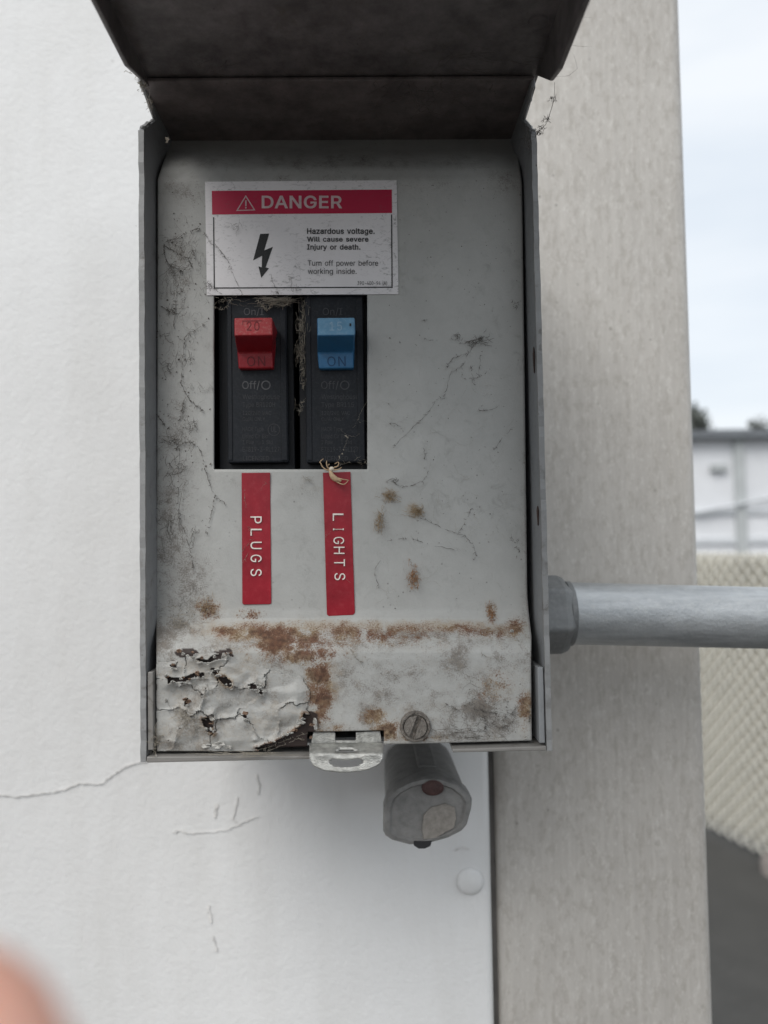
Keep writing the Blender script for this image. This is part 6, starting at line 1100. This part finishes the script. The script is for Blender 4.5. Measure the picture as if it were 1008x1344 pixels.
# ================================================================== COBWEBS, DUST, SPIDER HUSK
def smooth_path(P, m=5):
    out = []
    for i in range(len(P) - 1):
        p0 = P[max(i-1, 0)]; p1 = P[i]; p2 = P[i+1]; p3 = P[min(i+2, len(P)-1)]
        for k in range(m):
            t = k / m
            out.append(tuple(.5 * (2*p1[j] + (p2[j]-p0[j])*t + (2*p0[j]-5*p1[j]+4*p2[j]-p3[j])*t*t + (3*p1[j]-p0[j]-3*p2[j]+p3[j])*t**3) for j in (0, 1)))
    out.append(tuple(P[-1])); return out
def thread(mb, P, Y=-.0004, r=.00011, seed=0, fuzz=0.0, rough=1.0, liftv=.0005):
    rr = random.Random(seed); Q = smooth_path(P, 6); pts, rad = [], []
    for i, (x, y) in enumerate(Q):
        Yc = float(prof_y(y)) if Y is None or Y < 0 and 236 < y < 1000 else 0
        base = (Yc - .0003) if Y is not None and Y < 0 else (Y or 0)
        pts.append(at(x + rr.gauss(0, .7) * rough, y + rr.gauss(0, .7) * rough, base - liftv * rr.random()))
        rad.append(r * .62 * rr.uniform(.3, 1.5))
    i = 0
    while i < len(pts) - 1:
        j = min(len(pts) - 1, i + rr.randint(2, 6))
        mb.tube(pts[i:j + 1], [q * .75 for q in rad[i:j + 1]], 4)
        i = j + (rr.randint(1, 3) if rr.random() < .45 and r < .00014 else 0)
    for i in range(int(len(Q) * fuzz * 1.6)):
        x, y = rr.choice(Q); Yc = float(prof_y(y)) if (Y is not None and Y < 0) else Y
        a = rr.uniform(0, 6.28); l = rr.uniform(1.0, 4.5)
        p0 = at(x, y, Yc - .0004); p1 = at(x + l * .5 * math.cos(a) + rr.gauss(0, .8), y + l * .5 * math.sin(a), Yc - .0004 - rr.random() * .0008); p2 = at(x + l * math.cos(a), y + l * math.sin(a) + rr.gauss(0, .8), Yc - .0003 - rr.random() * .0006)
        mb.tube([p0, p1, p2], [r * .9, r * .6, r * .3], 3)
def tangle(mb, px, py, rx, ry, n, Y, r=.00008, seed=0, depth=.0025, curl=1.0):
    rr = random.Random(seed)
    for k in range(n):
        x, y = rr.gauss(px, rx * .35), rr.gauss(py, ry * .35); a = rr.uniform(0, 6.28); P = []
        d = rr.random() * depth * .5
        for s_ in range(5):
            P.append(at(x, y, Y - .0002 - max(0, d))); a += rr.gauss(0, .7) * curl
            x += math.cos(a) * rx * .18; y += math.sin(a) * ry * .18; d += rr.gauss(0, depth * .2)
        mb.tube(P, [r * .62 * q for q in (.5, 1, 1, .8, .4)], 3)
def specks(mb, pts, Y, seed=0, smin=.00012, smax=.0004):
    rr = random.Random(seed)
    for (x, y) in pts:
        c = at(x, y, (float(prof_y(y)) if Y is None else Y) - .0002); s_ = rr.uniform(smin, smax)
        vs_ = [c + Vector((rr.uniform(-1, 1), rr.uniform(-.6, .2), rr.uniform(-1, 1))) * s_ for _ in range(5)]
        mb.add(vs_, [(0, 1, 2), (0, 2, 3), (0, 3, 4), (1, 2, 4), (2, 3, 4), (0, 1, 4)])

b = MB(); rr = random.Random(5)
P1 = [[(262, 300), (250, 303), (232, 312), (216, 320), (217, 336), (222, 347), (238, 355)], [(238, 355), (233, 375), (230, 400), (228, 430)], [(272, 422), (258, 432), (244, 442), (240, 470), (238, 500)],
      [(236, 500), (246, 520), (258, 533), (266, 538)], [(243, 520), (238, 540), (234, 556)], [(206, 545), (214, 555), (222, 562)], [(228, 590), (246, 580), (262, 590), (270, 620), (282, 650), (295, 660)],
      [(236, 590), (234, 640), (236, 680), (250, 720), (252, 745)], [(282, 650), (276, 680), (270, 700)], [(212, 402), (222, 408), (234, 412)], [(216, 322), (228, 330), (245, 338), (252, 350)]]
for i, p in enumerate(P1): thread(b, p, r=.00013, seed=i, fuzz=.5)
for c_ in [(233, 352, 16, 12, 22), (250, 335, 12, 14, 12), (228, 408, 12, 10, 12), (227, 578, 14, 12, 26), (222, 480, 14, 18, 14), (215, 445, 10, 14, 10), (256, 700, 8, 14, 12), (245, 470, 10, 20, 10), (250, 560, 16, 16, 16), (225, 620, 18, 22, 20), (222, 690, 20, 40, 18)]:
    tangle(b, *c_[:4], c_[4], -.0002, .00010, seed=int(c_[0]))
specks(b, [(rr.gauss(235, 18), rr.uniform(280, 620)) for _ in range(150)], None, 3)
for k in range(46):
    tangle(b, rr.gauss(236, 20), rr.uniform(300, 800), rr.uniform(10, 22), rr.uniform(10, 30), 7, -.0002, .00005, seed=900 + k, curl=1.8)
specks(b, [(min(300, max(209, rr.gauss(235, 24))), rr.uniform(560, 815)) for _ in range(220)], None, 13, .00008, .00024)
tag(b.build('cobweb', M['web'], None, fixn=False), 'dark dusty cobweb strands down the left side of the grey cover', 'cobweb', kind='stuff')

b = MB()
P2 = [[(622, 452), (612, 468), (606, 480), (592, 490), (586, 512), (582, 520)], [(612, 465), (600, 468), (590, 476), (587, 482)], [(587, 523), (574, 524), (566, 536), (552, 552), (540, 562), (516, 588)], [(606, 480), (608, 496), (622, 496), (642, 489)],
      [(618, 480), (621, 500), (624, 506)], [(630, 466), (630, 480), (626, 496)], [(628, 538), (640, 539), (656, 532)], [(556, 587), (558, 600), (554, 604)], [(513, 632), (526, 638), (540, 637), (556, 630), (562, 617)], [(648, 590), (660, 575), (674, 560)],
      [(602, 700), (610, 685), (620, 668)], [(600, 700), (614, 706), (624, 725), (622, 735)], [(508, 710), (526, 708), (545, 708), (570, 716), (600, 722)], [(497, 770), (492, 750), (499, 735)], [(556, 420), (562, 418)], [(556, 445), (565, 446)], [(600, 440), (604, 450), (620, 448)],
      [(512, 555), (522, 558), (530, 566)], [(552, 680), (575, 690), (600, 700)], [(670, 700), (674, 712), (682, 708)], [(675, 718), (682, 722), (678, 730)]]
for i, p in enumerate(P2): thread(b, p, r=.00009, seed=40 + i, fuzz=.25)
tangle(b, 627, 448, 16, 10, 40, -.0002, .00010, seed=9); tangle(b, 602, 443, 8, 9, 12, -.0002, .00009, seed=10); tangle(b, 675, 397, 5, 8, 10, -.0002, .0001, seed=12); tangle(b, 516, 630, 10, 6, 12, -.0002, .0001, seed=14)
specks(b, [(rr.uniform(500, 680), rr.uniform(260, 800)) for _ in range(190)], None, 5, .0001, .00028)
specks(b, [(rr.uniform(210, 690), 240 + abs(rr.gauss(0, 22))) for _ in range(110)], None, 6, .0001, .00024)
tag(b.build('cobweb', M['web'], None, fixn=False), 'thin cobweb strands scattered over the right half of the cover', 'cobweb', kind='stuff')

b = MB()
for i, p in enumerate([[(283, 322), (290, 330), (300, 345), (310, 370), (318, 386)], [(354, 360), (362, 378), (366, 386)], [(268, 305), (276, 318), (283, 325)], [(272, 370), (280, 378), (288, 384)]]): thread(b, p, r=.00009, seed=70 + i, fuzz=.4)
tangle(b, 272, 378, 10, 10, 12, -.0004, .00008, seed=31); tangle(b, 385, 375, 9, 16, 10, -.0004, .00008, seed=33); tangle(b, 312, 300, 14, 20, 8, -.0004, .00006, seed=35)
tag(b.build('cobweb', M['web'], None, fixn=False), 'dark cobweb strand crossing the left side of the danger label', 'cobweb', kind='stuff')

b = MB()
tangle(b, 360, 394, 34, 7, 90, .001, .00008, seed=51, depth=.003); tangle(b, 372, 396, 18, 8, 40, .001, .00008, seed=52); tangle(b, 300, 395, 24, 8, 16, .001, .00008, seed=53)
thread(b, [(338, 394), (345, 401), (351, 406), (356, 400), (362, 398), (372, 402), (380, 394)], .0005, .00016, 54, 1.2); thread(b, [(281, 403), (292, 406), (300, 398), (304, 392)], .0005, .00012, 55, .6)
tag(b.build('cobweb', M['web_pale'], None, fixn=False), 'pale cobweb hanging from the label over the left breaker', 'cobweb', kind='stuff')
b = MB()
thread(b, [(401, 392), (397, 410), (396, 432), (397, 450), (394, 465), (397, 485), (398, 510)], .003, .0002, 56, 1.5)
for c_ in [(397, 428, 9, 24, 60), (393, 462, 9, 18, 40), (398, 480, 6, 26, 24), (394, 535, 10, 14, 14), (401, 400, 5, 16, 16)]: tangle(b, *c_[:4], c_[4], .003, .00010, seed=int(c_[1]))
tag(b.build('cobweb', M['web_pale'], None, fixn=False), 'clotted tan cobweb in the gap between the two breakers', 'cobweb', kind='stuff')
b = MB()
thread(b, [(482, 525), (470, 550), (458, 572), (450, 590), (443, 606)], .0008, .00005, 57, .1); thread(b, [(443, 612), (458, 606), (474, 599)], .0005, .00008, 58, .3)
specks(b, [(456, 574), (454, 572), (451, 591), (449, 595), (446, 600)], .0002, 59, .0003, .0006)
tangle(b, 476, 606, 8, 5, 10, .0005, .00006, seed=60); tangle(b, 403, 629, 10, 5, 24, -.0004, .00006, seed=61)
tag(b.build('cobweb', M['web_pale'], None, fixn=False), 'fine pale web thread across the lower right breaker', 'cobweb', kind='stuff')
b = MB()
for i, p in enumerate([[(325, 690), (332, 705), (326, 725), (318, 740)], [(330, 708), (324, 716), (318, 724)], [(427, 705), (434, 698), (442, 694)], [(320, 640), (322, 665)], [(343, 640), (353, 632)]]): thread(b, p, -.0004, .00005, 80 + i, .3)
for i in range(70):
    x, y = rr.uniform(470, 670), rr.uniform(470, 795); a = rr.uniform(0, 6.28); thread(b, [(x, y), (x + 12 * math.cos(a), y + 12 * math.sin(a)), (x + 26 * math.cos(a + .5), y + 26 * math.sin(a + .5))], -.0004, .000035, 90 + i, 0)
tag(b.build('cobweb', M['web_pale'], None, fixn=False), 'faint pale cobweb threads over the tapes and lower cover', 'cobweb', kind='stuff')
# lower right grime fibres
b = MB()
for i in range(10):
    x, y = rr.gauss(642, 26), rr.gauss(937, 18); a = rr.uniform(0, 6.28); P = [(x, y)]
    for k in range(3): a += rr.gauss(0, .6); P.append((P[-1][0] + 7 * math.cos(a), P[-1][1] + 7 * math.sin(a)))
    P = [(min(695, p[0]), min(968, p[1])) for p in P]; thread(b, P, -.0004, .00007, 120 + i, .5)
tangle(b, 632, 935, 60, 46, 40, -.0097, .00006, seed=62, curl=2.5); specks(b, [(rr.gauss(640, 24), min(966, rr.gauss(938, 17))) for _ in range(120)], None, 44, .0001, .0003); tangle(b, 598, 962, 60, 14, 26, -.0097, .00008, seed=63, curl=2.0)
tag(b.build('cobweb', M['web'], None, fixn=False), 'matted dark web fibres at the lower right corner of the cover', 'cobweb', kind='stuff')
b = MB()
for i, p in enumerate([[(346, 984), (366, 975), (385, 968), (404, 962)], [(352, 986), (372, 978), (390, 970), (400, 972)], [(330, 986), (352, 981), (366, 973)], [(460, 852), (468, 864), (474, 868)], [(632, 858), (644, 865)], [(200, 985), (206, 970), (214, 966)], [(196, 990), (204, 978), (210, 972)]]): thread(b, p, -.0004, .0001, 160 + i, .5, liftv=.0012)
tangle(b, 205, 972, 14, 18, 40, -.0105, .0001, seed=64); tangle(b, 243, 945, 22, 24, 60, -.0105, .00009, seed=65); tangle(b, 238, 820, 34, 22, 60, -.0015, .00008, seed=66); tangle(b, 330, 990, 60, 4, 40, -.0124, .00007, seed=67)
tag(b.build('cobweb', M['web_pale'], None, fixn=False), 'dusty web fibres caught along the lower left edge of the cover', 'cobweb', kind='stuff')
# notch debris, both sides of the hood
b = MB()
tangle(b, 187, 112, 9, 9, 40, -.016, .00014, seed=71); tangle(b, 196, 135, 6, 14, 26, -.010, .00010, seed=72); thread(b, [(164, 92), (178, 101), (186, 116), (195, 134), (199, 150)], -.0, .00012, 73, .6)
tag(b.build('cobweb', M['web_pale'], None, fixn=False), 'small web clot at the left hinge notch of the box', 'cobweb', kind='stuff')
b = MB()
P = smooth_path([(728, 108), (727, 130), (722, 148), (717, 162), (708, 172), (702, 180)], 6)
b.tube([at(x, y, -.016) for x, y in P], .00008, 4)
for q in ((726, 130, 3), (718, 156, 3), (709, 171, 4), (706, 175, 3)): tangle(b, q[0], q[1], q[2] * 2, q[2] * 2, 22, -.016, .00012, seed=q[1])
tangle(b, 692, 186, 9, 20, 30, -.013, .00008, seed=75)
tag(b.build('cobweb', M['web'], None, fixn=False), 'knotted web thread hanging at the right hinge notch', 'cobweb', kind='stuff')
# dark web up in the lid, and dirt crumbs along the hood
b = MB()
tangle(b, 555, 98, 90, 60, 120, -.006, .00008, seed=77, depth=.01, curl=1.8); tangle(b, 640, 60, 120, 60, 50, -.02, .00007, seed=79, depth=.01, curl=1.8); tangle(b, 300, 60, 80, 40, 20, -.02, .00006, seed=78)
tag(b.build('cobweb', M['web'], None, fixn=False), 'dim cobweb tangle under the raised lid', 'cobweb', kind='stuff')
b = MB()
c_ = at(219, 183, .006); b.v = []; specks(b, [(219, 183), (221, 184), (217, 185), (220, 182)], .004, 8, .0006, .0011)
tag(b.build('paint_chip', M['husk_pale'], None, fixn=False), 'tiny pale chip stuck at the upper left corner of the cover', 'chip', kind='thing')

for i, (x, y, rx, ry, n, m_, lab) in enumerate([(512, 651, 12, 9, 70, 'tuft', 'tan dust tuft just right of the LIGHTS tape top, uppermost of the tufts'), (547, 671, 13, 10, 80, 'tuft', 'tan dust tuft farthest right of the upper tufts on the cover'),
                 (498, 684, 9, 16, 60, 'tuft', 'tall tan dust tuft nearest to the LIGHTS tape letters'), (543, 760, 9, 16, 80, 'tuft_rust', 'orange brown dust tuft low on the cover right of the LIGHTS tape'), (270, 797, 13, 16, 60, 'tuft', 'tan dust tuft low on the cover left of the PLUGS tape'), (645, 806, 7, 14, 40, 'tuft_rust', 'small orange dust tuft near the right end of the rust band')]):
    b = MB(); tangle(b, x, y, rx, ry, n, float(prof_y(y)), .00008, seed=200 + i, depth=.003, curl=1.6)
    if i == 3: thread(b, [(541, 752), (540, 742), (538, 734)], -.0004, .00006, 210, .4); thread(b, [(545, 752), (547, 742)], -.0004, .00006, 211, .2)
    tag(b.build('dust_tuft', M[m_], None, fixn=False), lab, 'dust tuft', 'dust tufts on the cover', kind='thing')

# dried spider husk hanging at the bottom edge of the window
hk = thing('spider_husk', at(436, 616, -.001), 'dried pale spider husk hanging at the top of the LIGHTS tape', 'spider husk')
b = MB(); Yh = -.0022
zz2 = lambda P: [(395 + x / 7.905, 480 + y / 7.905) for x, y in P]
ab = zz2([(300, 1075), (318, 1130), (345, 1165), (380, 1185), (420, 1195)])
b.tube([at(x, y, Yh - .0005) for x, y in smooth_path(ab, 4)], [.0003 + .0006 * math.sin(3.14 * i / 16) for i in range(17)], 8); b.build('abdomen', M['husk'], hk, smooth=True)
b = MB(); pc = at(*zz2([(318, 1072)])[0], Yh - .0006); b.lathe([(.0001, -.0007), (.0006, -.0005), (.0008, 0), (.0005, .0005), (.0001, .0006)], pc, 'Y', 10); b.build('head_shell', M['husk_pale'], hk, smooth=True)
for P in ([(300, 1085), (260, 1078), (225, 1050), (205, 1010), (195, 1000), (232, 965)], [(290, 1070), (270, 1040), (265, 1010), (268, 985)], [(320, 1070), (345, 1055), (375, 1045), (392, 1020), (385, 1000), (350, 1020)], [(320, 1130), (345, 1180), (390, 1215), (440, 1232), (470, 1215), (490, 1190)],
          [(330, 1140), (380, 1165), (440, 1180), (496, 1188)], [(310, 1085), (345, 1082), (390, 1075), (420, 1055)], [(300, 1100), (312, 1160), (340, 1190)], [(285, 1030), (295, 1022)]):
    b = MB(); Q = smooth_path(zz2(P), 4); b.tube([at(x, y, Yh - .0008 * math.sin(3 * i / len(Q))) for i, (x, y) in enumerate(Q)], [.00026 * (1 - .6 * i / len(Q)) for i in range(len(Q))], 5); b.build('leg', M['husk'], hk, smooth=True)

# ================================================================== HAND: the photographer's fingertip strays into the lower left corner
tip = at(26, 1368, -0.235 + 0.037)
ax = Vector((-0.72, -0.22, -0.66)).normalized()
sd = Vector((-0.18, -0.12, -0.24)).normalized()
bk = ax.cross(sd).normalized()
V, E, RAD = [], [], []
def av(p, r, par=None):
    V.append(Vector(p)); RAD.append(r)
    if par is not None: E.append((par, len(V) - 1))
    return len(V) - 1
mcp0 = tip + ax * 0.088
palm = mcp0 + ax * 0.045 + sd * 0.03
wrist = palm + ax * 0.055 + sd * 0.004
root = av(palm, .022)
w1 = av(wrist, .020, root); w2 = av(wrist + Vector((-.06, -.10, -.11)), .026, w1); w3 = av(wrist + Vector((-.12, -.19, -.21)), .032, w2)
lens = [(.0, .0), (.006, .0), (.001, .0), (-.016, .0)]
for i in range(4):
    kn = mcp0 + sd * (.021 * i) + ax * (.004 * abs(i - 1))
    L_ = .088 + (.006 if i == 1 else 0 if i in (0, 2) else -.018)
    j0 = av(kn, .0095, root)
    cu = bk * (0.010 if i == 0 else .016)
    j1 = av(kn - ax * L_ * .48 + cu, .0082, j0); j2 = av(kn - ax * L_ * .76 + cu * .6, .0072, j1)
    j3 = av(tip - ax * .0034 if i == 0 else kn - ax * (L_ - .002), .0060 if i == 0 else .0066, j2)
th0 = av(palm - sd * .026 + ax * .004 - bk * .010, .013, root); th1 = av(V[th0] - ax * .030 - sd * .014 - bk * .014, .0105, th0); th2 = av(V[th1] - ax * .026 - bk * .004, .0088, th1)
me = bpy.data.meshes.new('hand'); me.from_pydata([tuple(v) for v in V], E, []); me.update()
hand = bpy.data.objects.new('hand', me); COL.objects.link(hand); me.materials.append(M['skin'])
sm = hand.modifiers.new('skin', 'SKIN'); sm.use_smooth_shade = True
sub = hand.modifiers.new('sub', 'SUBSURF'); sub.levels = 2; sub.render_levels = 2
for i, d in enumerate(me.skin_vertices[0].data):
    d.radius = (RAD[i] * 1.22, RAD[i] * 1.22); d.use_root = (i == 0)
tag(hand, "blurred pink fingertip in the lower left corner close to the camera", 'hand')
b = MB(); b.tube([V[w2] + (V[w1] - V[w2]) * .2, V[w2], V[w3], V[w3] + (V[w3] - V[w2])], [.038, .040, .046, .05], 20); b.build('sleeve', M['fabric'], hand, smooth='auto')
